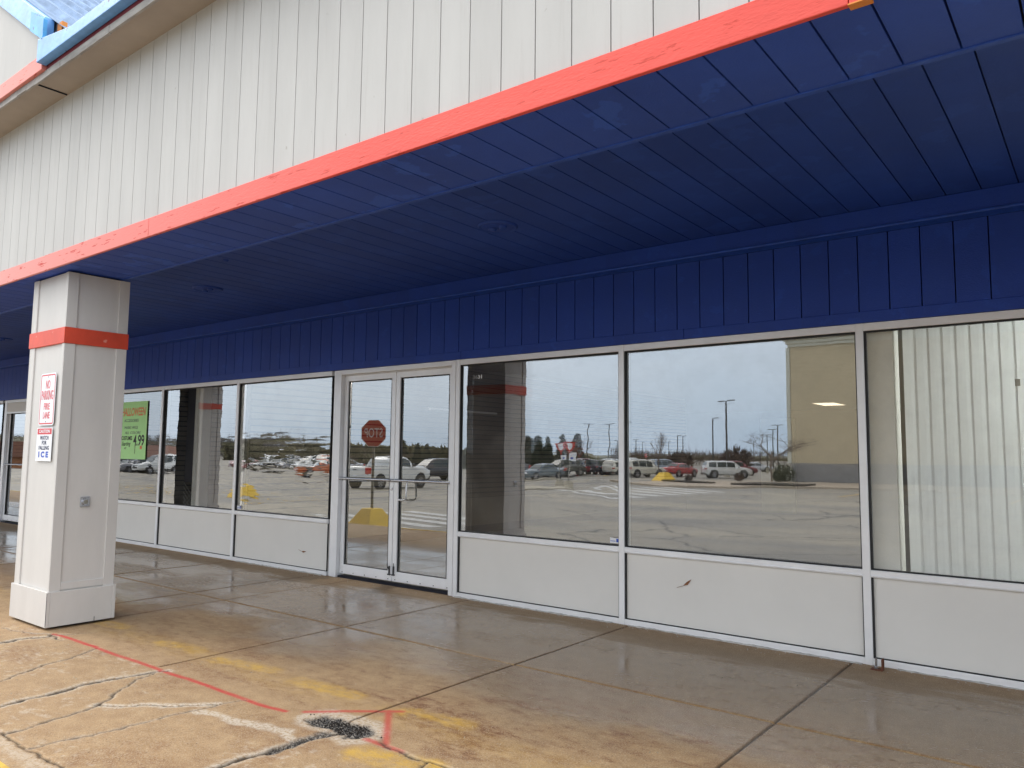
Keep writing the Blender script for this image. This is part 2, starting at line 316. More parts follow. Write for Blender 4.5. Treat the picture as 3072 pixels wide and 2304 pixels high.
CR = dict(
 thin=[[(-5.41, -3.9), (-5.52, -3.73), (-5.62, -3.56), (-5.64, -3.4), (-5.71, -3.3), (-5.79, -3.15)],
       [(-4.88, -3.21), (-4.83, -3.35), (-4.73, -3.49), (-4.58, -3.63), (-4.48, -3.76), (-4.47, -3.88), (-4.42, -4.06), (-4.41, -4.21)],
       [(-4.1, -4.2), (-4.1, -4.07), (-4.06, -3.94), (-4.04, -3.8), (-4.04, -3.65), (-4.03, -3.52), (-4.02, -3.43), (-3.97, -3.14)],
       [(-4.51, -3.73), (-4.38, -3.64), (-4.26, -3.53), (-4.13, -3.42), (-4.02, -3.3)],
       [(-7.0, -3.35), (-6.7, -3.29), (-6.49, -3.2), (-6.25, -3.22)], [(-6.49, -3.2), (-6.35, -3.05), (-6.3, -2.98)],
       [(-2.98, -3.06), (-2.86, -3.11), (-2.68, -3.13), (-2.3, -3.13), (-1.5, -3.13), (3, -3.13)],
       [(-2.55, -3.13), (-2.45, -3.4), (-2.5, -3.8), (-2.4, -4.21)], [(-1.6, -3.13), (-1.3, -3.6), (-1.35, -4.21)]],
 mid=[[(-4.85, -4.2), (-4.91, -4.07), (-4.93, -3.94), (-4.92, -3.83), (-4.93, -3.7), (-4.98, -3.58), (-4.96, -3.46), (-4.93, -3.33), (-4.91, -3.2), (-4.87, -3.13)],
      [(-3.23, -4.2), (-3.23, -3.78), (-3.24, -3.66), (-3.22, -3.55), (-3.22, -3.46), (-3.21, -3.38), (-3.19, -3.26), (-3.14, -3.14)],
      [(-6.6, -4.21), (-6.45, -3.8), (-6.5, -3.4), (-6.42, -3.2)]])
PALE = [[(-4.01, -3.44), (-3.85, -3.4), (-3.68, -3.38), (-3.52, -3.34), (-3.36, -3.32), (-3.26, -3.35)],
        [(-4.51, -3.73), (-4.38, -3.64), (-4.26, -3.53), (-4.13, -3.42), (-4.02, -3.3)],
        [(-3.5, -3.12), (-3.43, -3.05), (-3.35, -3.0)]]
REDL = [[(-6.49, -3.18), (-6.19, -3.15), (-5.79, -3.16), (-5.29, -3.155), (-4.83, -3.15), (-4.38, -3.14), (-3.97, -3.14), (-3.82, -3.14), (-3.63, -3.12)]]
REDS = [[(-3.54, -3.06), (-3.4, -2.93), (-3.14, -2.72)], [(-3.2, -2.76), (-3.01, -2.95), (-2.86, -3.1)], [(-2.98, -3.12), (-2.86, -3.12), (-2.74, -3.12)]]
YEL = [((-6.6, -2.76), (-6.30, -2.72), .07, .8), ((-5.60, -2.77), (-5.16, -2.74), .075, .95), ((-4.88, -2.78), (-4.36, -2.70), .07, 1.), ((-4.05, -2.74), (-3.55, -2.70), .075, 1.),
       ((-3.12, -2.71), (-2.73, -2.66), .07, 1.), ((-2.86, -3.27), (-2.52, -3.17), .085, 1.3), ((-1.9, -2.75), (-1.3, -2.7), .07, .8), ((-7.9, -2.8), (-7.5, -2.75), .08, .9)]
POT = [(-3.45, -3.1), (-3.37, -2.97), (-3.27, -2.93), (-3.15, -2.94), (-3.02, -3.01), (-2.95, -3.09), (-3.0, -3.14), (-3.11, -3.2), (-3.22, -3.23), (-3.35, -3.18)]
def slab_sheet(name, ys, xs):
    X, Y = np.meshgrid(xs, ys); dx = (fbm(X, Y, 5, 14, 14)-.5)*.06; dy = (fbm(X, Y, 15, 14, 14)-.5)*.06
    Xn, Yn = X+dx, Y+dy; Z = (fbm(X, Y, 3, .7, .7)-.5)*.006
    apron = Y < -3.129
    # joints
    dj = np.full(X.shape, 9.)
    for j in JX: dj = np.minimum(dj, np.abs(X-j) + np.where(apron, 9, 0))
    for j in JY: dj = np.minimum(dj, np.abs(Y-j))
    joint = 1-sstep(.004, .009, dj); Z -= joint*.008; jw = 1-sstep(.004, .03, dj)
    crack = np.zeros(X.shape); pale = np.zeros(X.shape)
    wn = .45+1.1*fbm(X, Y, 31, 6, 6)
    for ln in CR['thin']:
        d = pdist(Xn, Yn, ln); crack = np.maximum(crack, 1-sstep(.003*wn, .011*wn, d)); pale = np.maximum(pale, .65*(1-sstep(.004, .030*wn, d)))
    for ln in CR['mid']:
        d = pdist(Xn, Yn, ln); crack = np.maximum(crack, 1-sstep(.008*wn, .024*wn, d)); pale = np.maximum(pale, 1-sstep(.015, .065*wn, d))
    for ln in PALE:
        d = pdist(Xn, Yn, ln); pale = np.maximum(pale, 1-sstep(.02*wn, .05*wn, d))
    d = np.abs(Yn+4.22); crack = np.maximum(crack, 1-sstep(.003, .010, d)); pale = np.maximum(pale, .6*(1-sstep(.01, .05, np.abs(Yn+4.27))))
    crack = crack*np.where(Y > -3.1, .4, 1); pale = np.where(Y > -3.1, pale*.3, pale)
    pale = np.maximum(pale, sstep(.60, .70, fbm(X, Y, 77, 24, 50, 3))*.55*apron*sstep(.42, .6, fbm(X, Y, 78, 2, 3)))
    pot = sstep(.10, .055, pdist(Xn, Yn, [(-3.36, -3.08), (-3.12, -3.06), (-3.06, -3.1)])+(fbm(X, Y, 9, 20, 20)-.5)*.05)
    pale = np.maximum(pale, sstep(.17, .12, pdist(Xn, Yn, [(-3.38, -3.07), (-3.12, -3.05), (-3.06, -3.1)]))*.9)
    d7 = pdist(Xn, Yn, [(-3.2, -3.5), (-3.21, -3.38), (-3.19, -3.2)]); pot = np.maximum(pot, sstep(.05, .02, d7)*.9)
    Z -= crack*.010*(0.5+fbm(X, Y, 8, 30, 30)) + pot*.022 - pot*fbm(X, Y, 88, 60, 60)*.022 + pale*.002*fbm(X, Y, 12, 60, 60)
    if name == 'apron': Z += (fbm(X, Y, 41, 1.1, 1.1)-.5)*.014*sstep(-3.13, -3.25, Y)
    red = np.zeros(X.shape); yel = np.zeros(X.shape)
    for ln in REDL: red = np.maximum(red, 1.1*(.55+.6*fbm(X, Y, 14, 7, 7))*(1-sstep(.007, .026, pdist(X, Y+(fbm(X, Y, 4, 3, 3)-.5)*.035, ln))))
    for ln in REDS: red = np.maximum(red, .8*(1-sstep(.006, .03, pdist(X, Y, ln))))
    for a, c, r, k in YEL: 
        dd = pdist(Xn, Yn, [a, c]); yel = np.maximum(yel, k*.58*(1-sstep(r*.45, r*1.5, dd)))
    yel = np.maximum(yel, .25*(1-sstep(.05, .2, np.abs(Yn+2.8)))*fbm(X, Y, 51, 3, 6))
    # wetness: streaky sheen in the middle of the walk, dry under the wall and outside
    st = fbm(X*.55+Y*.15, Y, 61, 5, 19, 5, .6); bl = fbm(X, Y, 71, .9, 1.6)
    zone = sstep(-2.75, -1.9, Y+(bl-.5)*1.2)*(1-sstep(-.55, -.25, Y+(bl-.5)*.6-(st-.5)*.5))
    pud = sstep(.44, .66, fbm(X, Y, 61, 1.3, 2.2, 5, .6))*(1-sstep(-.95, -.5, Y+(bl-.5)*.5))*sstep(-2.4, -1.7, Y)
    rid = 1-sstep(.0, .022, np.abs(fbm(X*.7+Y*.25, Y, 62, 6, 22, 5, .6)-.5)); rid = rid*sstep(.45, .6, fbm(X, Y, 63, 1.6, 2.6))
    wet = zone*(.78+.20*pud)*(1-.35*rid)
    wet = np.maximum(wet, .38*sstep(-3.1, -2.2, Y)*(1-sstep(-.5, -.1, Y)))
    wet = np.where(apron, .05, wet)*(1-pot)
    warm = 1-sstep(-2.55, -1.75, Y+(bl-.5)*1.5)*.9; warm = np.where(apron, np.maximum(warm, .75), warm)
    warm = warm*(1-sstep(-5.5, -7.0, X)*sstep(-3.1, -2.6, Y)*.5)
    dry = sstep(-.45, -.1, Y+(st-.5)*.4)
    warm = np.maximum(warm, dry*.35)
    rust = sstep(.52, .66, fbm(X*.8+Y*.25, Y, 81, 3, 7, 6, .65))*sstep(-3.2, -2.9, Y)*(1-sstep(-2.3, -1.5, Y))*(.5+.5*sstep(-5.5, -3.5, X))
    rust = np.maximum(rust, .55*sstep(.54, .64, fbm(X*.9+Y*.2, Y, 181, 9, 22, 5, .65))*sstep(-3.1, -2.8, Y)*(1-sstep(-1.9, -.9, Y))); rust = np.maximum(rust, jw*.7*(1-joint)) ; rust = np.maximum(rust, joint*.6)
    rust = np.maximum(rust, .45*sstep(.60, .7, fbm(X, Y, 91, 2, 3))*apron)
    crack = np.maximum(crack, joint*np.where(np.abs(Y+1.58) < .012, .15, .8)); crack = np.maximum(crack, rid*zone*.30)
    jy = 1-sstep(.006, .012, np.abs(Y+1.58)); yel = np.maximum(yel, jy*.32)
    ny, nx = X.shape; co = np.stack([X, Y, Z], -1).reshape(-1, 3)
    i = np.arange((ny-1)*nx).reshape(ny-1, nx)[:, :-1].ravel(); fc = np.stack([i, i+1, i+nx+1, i+nx], -1)
    me = bpy.data.meshes.new(name); me.vertices.add(len(co)); me.vertices.foreach_set('co', co.ravel().astype(np.float32))
    me.loops.add(fc.size); me.loops.foreach_set('vertex_index', fc.ravel().astype(np.int32)); me.polygons.add(len(fc))
    me.polygons.foreach_set('loop_start', np.arange(0, fc.size, 4).astype(np.int32)); me.update(calc_edges=True)
    me.polygons.foreach_set('use_smooth', np.ones(len(fc), bool))
    for an, ch in (('marks', (crack, pale, red)), ('wear', (yel, wet, rust)), ('more', (warm, pot, warm*0))):
        a = me.color_attributes.new(an, 'FLOAT_COLOR', 'POINT'); d = np.ones((len(co), 4), np.float32)
        for k in range(3): d[:, k] = np.clip(ch[k].ravel(), 0, 1)
        a.data.foreach_set('color', d.ravel())
    me.materials.append(M_conc); o = bpy.data.objects.new(name, me); sc.collection.objects.link(o); return tag(o, kind='structure')
slab_sheet('walkway', grid_axis(-3.13, .02, -3.13, .02, .0125, .1, JY), grid_axis(-32, 9, -8.0, .6, .014, .12, JX))
slab_sheet('apron', grid_axis(-4.42, -3.13, -4.42, -3.13, .010, .1, []), grid_axis(-32, 9, -7.6, -1.2, .010, .12, []))

# ------------------------------------------------------------------ ground outside: kerb face and sloping car park
kb = MB(); kb.quad((-32, -4.42, 0), (9, -4.42, 0), (9, -4.43, -.2), (-32, -4.43, -.2)); kb.quad((-32, -4.42, 0), (-32, .02, 0), (-32, .02, -.2), (-32, -4.42, -.2))
kb.build('kerb_face', M_kerb, kind='structure')
kl = MB().box(-32, 9, -4.436, -4.36, -.12, .006); kl.build('yellow_kerb_line', M_yelp, kind='structure')
def GZ(y): return float(np.interp(-y, [4, 6, 12, 30], [-.15, -.34, -.52, -.75]))
am = bpy.data.materials.new('worn_asphalt'); am.use_nodes = True; t = am.node_tree; b = t.nodes['Principled BSDF']; L = t.links.new
g = N(t, 'ShaderNodeTexCoord'); n1 = N(t, 'ShaderNodeTexNoise', Scale=.12, Detail=8.0, Roughness=.6); mp = N(t, 'ShaderNodeMapping'); mp.inputs['Scale'].default_value = (1, 2.2, 1)
L(g.outputs['Object'], mp.inputs[0]); L(mp.outputs[0], n1.inputs['Vector']); r = N(t, 'ShaderNodeValToRGB')
r.color_ramp.elements[0].position = .38; r.color_ramp.elements[0].color = (.25, .235, .21, 1); r.color_ramp.elements[1].position = .62; r.color_ramp.elements[1].color = (.41, .365, .285, 1)
L(n1.outputs['Fac'], r.inputs[0]); n2 = N(t, 'ShaderNodeTexNoise', Scale=14.0, Detail=4.0); L(g.outputs['Object'], n2.inputs['Vector'])
vo = N(t, 'ShaderNodeTexVoronoi', Scale=.32, feature='DISTANCE_TO_EDGE'); dn = N(t, 'ShaderNodeTexNoise', Scale=1.5, Detail=5.0); L(g.outputs['Object'], dn.inputs['Vector'])
va = N(t, 'ShaderNodeMix', data_type='RGBA'); va.inputs['Factor'].default_value = .35; L(g.outputs['Object'], va.inputs['A']); L(dn.outputs['Color'], va.inputs['B']); L(va.outputs['Result'], vo.inputs['Vector'])
ck = N(t, 'ShaderNodeMapRange'); ck.inputs['From Min'].default_value = .0; ck.inputs['From Max'].default_value = .012; L(vo.outputs['Distance'], ck.inputs['Value'])
m1 = N(t, 'ShaderNodeMix', data_type='RGBA', blend_type='MULTIPLY'); m1.inputs['Factor'].default_value = .35; L(r.outputs[0], m1.inputs['A']); L(n2.outputs['Fac'], m1.inputs['B'])
m2 = N(t, 'ShaderNodeMix', data_type='RGBA'); L(ck.outputs[0], m2.inputs['Factor']); m2.inputs['A'].default_value = (.05, .05, .05, 1); L(m1.outputs['Result'], m2.inputs['B'])
L(m2.outputs['Result'], b.inputs['Base Color']); b.inputs['Roughness'].default_value = .7
gm = MB(); prev = None
for y in (-4.42, -6, -12, -30, -60, -120, -400, -1500): gm.v += [(-1500, y, GZ(y)), (900, y, GZ(y))]
for i in range(7): gm.f.append((2*i, 2*i+1, 2*i+3, 2*i+2))
gm.build('car_park', am, kind='structure')
gb = MB().quad((-1500, -4.44, -.22), (900, -4.44, -.22), (900, 900, -.22), (-1500, 900, -.22)); gb.build('ground', am, kind='structure')
pa = MB()
def strip(mb, pts, w_, lift=.004):
    for (x0, y0), (x1, y1) in zip(pts[:-1], pts[1:]):
        d = Vector((x1-x0, y1-y0)).normalized(); nx, ny = -d.y*w_/2, d.x*w_/2
        k = max(1, int(abs(y1-y0)/3))
        for q in range(k):
            a = q/k; c = (q+1)/k; xa, ya, xb, yb = x0+(x1-x0)*a, y0+(y1-y0)*a, x0+(x1-x0)*c, y0+(y1-y0)*c
            mb.quad(*[(X, Y, GZ(Y)+lift) for X, Y in ((xa+nx, ya+ny), (xa-nx, ya-ny), (xb-nx, yb-ny), (xb+nx, yb+ny))])
cw = MB()
for i in range(5): y = -7.1-i*1.05; strip(cw, [(-18.2-.15*i, y-1.2), (-13.3, y+.05)], .5)
for i in range(6): y = -30.0-i*2.1; strip(cw, [(-26, y-4.0), (-19.2, y+.4)], .8)
cw.build('crosswalk_paint', M_whitep, kind='structure')
yl = MB()
for i in range(9): strip(yl, [(-34-i*2.8, -10.5), (-36-i*2.8, -17)], .12)
for i in range(6): strip(yl, [(-26-i*2.9, -11), (-28.5-i*2.9, -16.5)], .12)
for i in range(8): strip(yl, [(-12-.3*i+i*3.0, -39), (-12-.3*i+i*3, -46)], .14)
for i in range(16): strip(yl, [(-36-i*2.8, -58), (-36-i*2.8, -63)], .12)
strip(yl, [(-60, -5.6), (-9.5, -5.6)], .12)
yl.build('parking_line_paint', M_yelp, kind='structure')
# planted islands and far pavement
def island(name, pts, zt, m, h_=.15):
    mb = MB(); mb.prism(pts, 'z', -.8, zt); return mb.build(name, m, kind='structure')
island('pavement', [(-29.5, -46.5), (-25.4, -44.0), (-17, -49.8), (-13.5, -49.7), (8, -49), (8, -60.9), (-24.5, -60.9), (-31, -56)], -.62, M_side)
island('mulch_bed', [(-29.5, -52.3), (-26.5, -51.0), (-24.4, -51.3), (-27, -53.5), (-30.2, -54.5)], -.50, M_mulch)
island('mulch_bed', [(-23, -50.8), (-20.5, -48.9), (-17.6, -50.6), (-17.2, -52.5), (-20.5, -53.6)], -.48, M_mulch)
island('kerb_island', [(-41, -46), (-37.5, -43.4), (-36.5, -50.3), (-38.5, -52)], -.62, M_kerb)
island('kerb_island', [(-30.5, -35), (-26.3, -28.7), (-26.9, -37.2), (-29.3, -39.5)], -.66, M_kerb)
hill = MB(); rr = []
for i in range(60):
    a = R_(178+i*1.6); 
hp = [(-700, -100, 16), (-520, -260, 10), (-420, -330, 6), (-330, -420, 4), (-200, -520, 3), (-60, -600, 2.5), (120, -640, 3), (400, -620, 4)]
for (x, y, z) in hp: hill.v += [(x, y, -3), (x*1.0, y*1.0, z*.35), (x*1.25, y*1.25, z)]
for i in range(len(hp)-1):
    for k in range(2): a = 3*i+k; hill.f.append((a, a+3, a+4, a+1))
hill.build('hills', M_olive, kind='structure', smooth=60)

# ================================================================== shop building
XL, XR = -32.0, 8.0
shop = empty('shop_building', (0, 0, 0), label='long white sided shop building with deep royal blue canopy over glazed storefront', cat='shop building')
def boards_x(mb, x0, x1, pitch, gap, fn, off=0.):
    n = math.floor((x0-off)/pitch); x = off+n*pitch
    while x < x1:
        a, c = max(x+gap/2, x0), min(x+pitch-gap/2, x1)
        if c > a: fn(mb, a, c)
        x += pitch
# front siding above the canopy
mb = MB(); boards_x(mb, XL, XR, .1865, .0055, lambda m, a, c: m.box(a, c, -3.27, -3.245, 2.96, 4.31), off=-1.305)
mb.build('siding', M_white, shop)
MB().box(XL, XR, -3.2448, -3.20, 2.935, 4.31).build('siding_backing', M_seam, shop)
mb = MB()
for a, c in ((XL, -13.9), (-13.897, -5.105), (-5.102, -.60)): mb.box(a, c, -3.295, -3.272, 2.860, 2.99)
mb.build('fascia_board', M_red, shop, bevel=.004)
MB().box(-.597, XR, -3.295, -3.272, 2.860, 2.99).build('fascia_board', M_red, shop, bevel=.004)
MB().box(-.60, -.53, -3.298, -3.26, 2.857, 2.862).build('fascia_residue', M_orange, shop)
# soffits
mb = MB(); boards_x(mb, XL, XR, .1905, .008, lambda m, a, c: m.box(a, c, -3.271, -2.735, 2.876, 2.90), off=-.735); mb.build('outer_soffit', M_blueLit, shop)
MB().box(XL, XR, -3.271, -2.76, 2.901, 2.93).build('soffit_backing', M_gap, shop)
MB().box(XL, XR, -2.735, -2.705, 2.871, 3.149).box(XL, XR, -2.741, -2.7352, 2.870, 2.90).build('soffit_edge_trim', M_blueedge, shop, bevel=.004)
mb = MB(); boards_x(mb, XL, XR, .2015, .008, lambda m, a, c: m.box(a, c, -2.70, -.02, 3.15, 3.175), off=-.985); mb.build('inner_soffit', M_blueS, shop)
MB().box(XL, XR, -2.70, .0, 3.176, 3.24).build('soffit_backing', M_gap, shop)
MB().box(XL, XR, -.14, -.02, 3.02, 3.149).build('wall_trim_band', M_blue, shop, bevel=.004)
MB().box(XL, XR, -.155, -.02, 2.998, 3.018).build('wall_trim_lip', M_blueedge, shop, bevel=.006)
mb = MB(); boards_x(mb, XL, XR, .2015, .008, lambda m, a, c: m.box(a, c, -.014, .03, 2.40, 3.0), off=-2.381); mb.build('blue_siding', M_blue, shop)
MB().box(XL, XR, .031, .12, 2.366, 3.3).build('siding_backing', M_gap, shop)
mb = MB(); x = XL; k = 0
while x < XR: mb.box(x, min(x+2.44, XR)-.003, -.024, .03, 2.367, 2.447 + (.004 if k % 2 else 0)); x += 2.44; k += 1
mb.build('lower_trim_board', M_blue, shop, bevel=.003)
# eave
MB().box(XL, XR, -3.515, -3.15, 4.31, 4.335).build('eave_soffit', M_eave, shop)
MB().box(-6.62, -6.61, -3.51, -3.28, 4.300, 4.309).build('eave_joint', M_gap, shop)
mb = MB(); x = XL
while x < XR: l = random.uniform(.12, .3); mb.box(x, x+l-.002, -3.532-random.uniform(0, .004), -3.515, 4.283+random.uniform(-.006, .006), 4.336); x += l
mb.build('eave_drip_board', M_grey, shop)
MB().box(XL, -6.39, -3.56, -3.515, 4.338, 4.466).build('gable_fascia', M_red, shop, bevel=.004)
MB().box(-6.385, XR, -3.525, -3.515, 4.338, 4.40).build('eave_fascia', M_redShade, shop)
mb = MB(); mb.prism([(-6.385, 4.372), (XR, 4.372), (XR, 4.468), (-5.8, 4.462), (-6.385, 4.56)], 'y', -3.60, -3.53); mb.build('blue_eave_flashing', M_tarp, shop, bevel=.004)
th = R_(33); tn = math.tan(th); ridx = -14.0; zr = lambda x: 4.565+(-6.376-x)*tn
MB().prism([(-21.6, 4.466), (-6.39, 4.466), (-6.40, 4.575), (ridx, zr(ridx)), (-21.6, 4.575)], 'y', -3.53, -3.49).build('gable_wall', M_white, shop)
mb = MB(); mb.prism([(-6.36, 4.555), (ridx, zr(ridx)-.01), (ridx, zr(ridx)+.19), (-6.36, 4.75)], 'y', -3.57, -3.50); mb.build('rake_board', M_tarp, shop, bevel=.004)
MB().prism([(-6.30, 4.53), (-6.56, 4.69), (-6.56, 4.85), (-6.30, 4.70)], 'y', -3.60, -3.571).build('rake_flashing', M_tarp2, shop)
MB().box(-6.30, -6.22, -3.50, -3.46, 4.50, 4.70).build('fascia_residue', M_orange, shop)
# ribbed roof slope
mb = MB(); prof = []; y = -3.52; 
while y < -.86: prof += [(y, 0), (y+.16, 0), (y+.19, .05), (y+.24, .05), (y+.27, 0)]; y += .27
for (ya, ha), (yb, hb) in zip(prof[:-1], prof[1:]):
    P = lambda x, y_, h_: (x+math.sin(th)*h_, y_, zr(x)+.20+math.cos(th)*h_)
    if yb-ya > 1e-6: mb.quad(P(-5.9, ya, ha), P(-5.9, yb, hb), P(ridx, yb, hb), P(ridx, ya, ha))
mb.build('ribbed_roof', M_rib, shop, recalc=False)
MB().prism([(-5.9, 4.4), (-5.9, zr(-5.9)+.18), (ridx, zr(ridx)+.18), (-22, 4.4)], 'y', -3.48, -.86).build('gable_body', M_grey, shop)
MB().box(XL, XR, -3.1, 20.5, 4.34, 4.44).build('flat_roof', M_grey, shop)
MB().box(XL, XL+.2, .13, 20.5, -.15, 4.33).box(XR-.2, XR, .13, 20.5, -.15, 4.33).box(XL, XR, 20.3, 20.5, -.15, 4.33).build('outer_wall', M_block, shop)
MB().box(XL, XR, .125, .2, 3.3, 4.33).build('upper_wall', M_gap, shop)
# interior shell
MB().box(XL+.21, XR-.21, .12, 20.29, -.2, -.003).build('shop_floor', M_floor, shop)
MB().box(XL+.21, XR-.21, .21, 20.29, 2.96, 3.0).build('shop_ceiling', M_ceil, shop)
MB().box(XL+.21, XR-.21, 20.2, 20.28, 0, 2.95).build('shop_back_wall', M_tan, shop)
def partition(x, y0, y1, m):
    p = MB().box(x-.06, x, y0, y1, 0, 2.955).build('partition_wall', M_tan, shop)
    MB().box(x+.0002, x+.0008, y0+.02, y1, .63, 2.9).build('slat_groove', M_gap, p)
    s = MB(); z = .63
    while z < 2.85: s.box(x+.001, x+.022, y0+.02, y1, z+.011, z+.076); z += .087
    s.build('slat_panel', m, p)
    if x == -9.06: MB().box(x+.02, x+.07, 3.5, 5.3, 2.15, 2.18).build('hook_rail', M_signw, p)
    if 1: MB().box(x+.001, x+.012, y0+.02, y1, 0, .14).build('skirting', M_dark, p)
partition(-9.06, .13, 13.5, M_slat); partition(-13.0, .13, 20.1, M_slat); partition(-21.0, .13, 20, M_slat)
MB().box(-7.2, -6.35, 14.0, 14.15, .0, 2.4).build('back_stub_wall', M_slatl, shop)
MB().box(-1.36, -1.19, .12, .3, 0, 2.95).build('side_post', M_cream, shop)
# ---- windows
FR = {}
YAW = {-5.21: .0115, -5.2: .0115, -9.12: -.002, -11.08: .003, -1.38: .002}
def window(x0, x1, glass, ghost=None):
    """frame between mullion centres x0..x1"""
    w_ = .0265; m = MB()
    m.box(x0-w_, x0+w_, -.014, .10, 0, 2.365)
    m.box(x0+w_, x1-w_, -.012, .10, 2.31, 2.365); m.box(x0+w_, x1-w_, -.012, .10, .591, .641); m.box(x0+w_, x1-w_, -.012, .10, 0.0, .046)
    m.box(x0+w_, x1-w_, -.018, -.012, .597, .607)
    f = m.build('window', M_alu, shop, bevel=.003)
    a_, c_ = YAW.get(round(x0, 2), 0)*(x1-x0)/2, 0
    p = MB().quad((x0+w_, .026-a_, .641), (x1-w_, .026+a_, .641), (x1-w_, .026+a_, 2.31), (x0+w_, .026-a_, 2.31)).build('pane', glass, f, recalc=False)
    if ghost:
        gy, gz = ghost
        MB().quad((x0+w_, .044-gy, .641), (x1-w_, .044+gy, .641), (x1-w_, .044+gy+gz, 2.31), (x0+w_, .044-gy+gz, 2.31)).build('inner_pane', GH, f, recalc=False)
    g_ = MB()
    for a, c in ((x0+w_, x0+w_+.012), (x1-w_-.008, x1-w_)): g_.box(a, c, -.002, .0255, .642, 2.309); g_.box(a, c-.003 if a > x0+.1 else c, -.002, .0145, .047, .590)
    g_.box(x0+w_+.012, x1-w_-.008, -.002, .0255, 2.298, 2.309).box(x0+w_+.012, x1-w_-.008, -.002, .0255, .642, .650).box(x0+w_+.012, x1-w_-.012, -.002, .0145, .047, .053)
    g_.build('gasket', M_gasket, f)
    MB().box(x0+w_+.001, x1-w_-.001, .015, .08, .047, .590).build('knee_panel', M_panel, f)
    return f
GH = glass_mat('inner_glass', .04, .0004, (1.2, 1, 2.2), seed=8.8)
G4 = glass_mat('window_glass_calm', .24, .00035, (1.1, 1, 2.0), seed=1.3)
G3 = glass_mat('window_glass_ripple', .24, .0009, (1.5, 1, 3.2), seed=5.1, wav2=.00007)
G2 = glass_mat('window_glass_warped', .24, .0022, (1.0, 1, 3.4), seed=9.7, wav2=.0005)
G1 = glass_mat('window_glass_left', .26, .0012, (1.0, 1, 2.6), seed=2.9, wav2=.0003)
G5 = glass_mat('window_glass_blind', .05, .0005, (1.1, 1, 2.0), seed=4.4)
G6 = glass_mat('door_glass', .24, .0002, (1.1, 1, 1.6), seed=7.4)
w5 = window(-1.379, .56, G5); w4 = window(-3.315, -1.379, G4, (0, .0025)); w3 = window(-5.205, -3.315, G3, (.004, .008))
w2 = window(-9.12, -7.165, G2, (.001, .012)); w1 = window(-11.08, -9.12, G1); w0 = window(-13.03, -11.08, glass_mat('window_glass_poster', .15, .0009, (1.0, 1, 2.6), seed=6.1, wav2=.0002)); window(-14.98, -13.03, G1)
window(.56, 2.5, G5); window(2.5, 4.45, G5); window(4.45, 6.4, G5)
window(-19.2, -17.25, G1); window(-21.1, -19.2, G1); window(-23.0, -21.1, G1)
# ---- doors
def doorway(x0, x1, name='door_frame'):
    f = MB().box(x0-.08, x0, 0, .12, 0, 2.365).box(x0-.13, x0-.083, .004, .12, 0, 2.365).box(x1, x1+.055, 0, .12, 0, 2.365).box(x1+.058, x1+.10, .004, .12, 0, 2.365).box(x0, x1, .002, .12, 2.312, 2.365).box(x0, x1, .04, .12, 2.302, 2.31)
    fr = f.build('door_frame', M_alu, shop, bevel=.003)
    MB().box(x0, x1, .03, .12, -.002, .02).build('threshold', M_gap, fr)
    xm = (x0+x1)/2
    for s, (a, c) in enumerate(((x0+.006, xm-.004), (xm+.004, x1-.006))):
        d = MB(); y0, y1 = .05, .095
        d.box(a, a+.062, y0, y1, .042, 2.30).box(c-.062, c, y0, y1, .042, 2.30).box(a+.062, c-.062, y0, y1, 2.235, 2.30).box(a+.062, c-.062, y0, y1, .042, .146)
        d.box(a+.062, a+.070, y0+.012, y1, .146, 2.235).box(c-.070, c-.062, y0+.012, y1, .146, 2.235)
        do = d.build('door', M_alu, shop, bevel=.003)
        MB().quad((a+.07, .075, .146), (c-.07, .075, .146), (c-.07, .075, 2.235), (a+.07, .075, 2.235)).build('glass', G6, do, recalc=False)
        gk = MB().box(a+.070, a+.076, .056, .074, .147, 2.234).box(c-.076, c-.070, .056, .074, .147, 2.234).box(a+.076, c-.076, .056, .074, 2.226, 2.234).box(a+.076, c-.076, .056, .074, .147, .152)
        gk.build('gasket', M_gasket, do)
        MB().tube([(a-.01 if s == 0 else a-.004, .015, 1.118), (c-.02 if s == 0 else c+.0, .015, 1.118)], .015, 10).tube([(a+.03, .015, 1.118), (a+.03, .06, 1.118)], .011, 8).tube([(c-.035, .015, 1.118), (c-.035, .06, 1.118)], .011, 8).build('push_bar', M_steel, do, smooth=40)
        for q in range(5): xx = a+.05+q*(c-a-.1)/4; MB().disc((xx, .048, .062), .005, 'y', 8, .006).build('screw', M_dark, do)
        xl = c-.028 if s == 0 else a+.028
        MB().box(xl-.007, xl+.007, .036, .05, .12, .20).tube([(xl, .038, .16), (xl+(.015 if s else -.015), .026, .20), (xl+(.012 if s else -.02), .03, .235)], .005, 6).box(xl-.018, xl+.018, .03, .05, .105, .118).build('latch', M_dark, do)
        if s == 1:
            hx = a+.24
            MB().tube([(hx, .022, 1.11), (hx, .004, 1.07), (hx, 0, 1.0), (hx, 0, .95), (hx-.006, .0, .925), (hx-.03, .006, .912), (hx-.09, .03, .910), (hx-.19, .06, .912)], .0095, 8).build('pull_handle', M_alu, do, smooth=50)
        else:
            MB().disc((c-.028, .046, 1.02), .014, 'y', 16, .012).build('lock', M_steel, do)
            MB().box(a+.062, a+.12, .078, .085, 1.70, 1.715).build('closer_bracket', M_dark, do)
doorway(-7.035, -5.305); doorway(-17.08, -15.15)
MB().box(-17.16, -15.1, -.006, .0, 2.10, 2.13).build('transom_bar', M_alu, shop)
MB().box(-17.05, -15.15, -.004, .0, 2.131, 2.31).build('transom_panel', M_panel, shop)
MB().box(-15.03, -14.99, .0, .1, 0, 2.365).build('door_jamb', M_alu, shop)
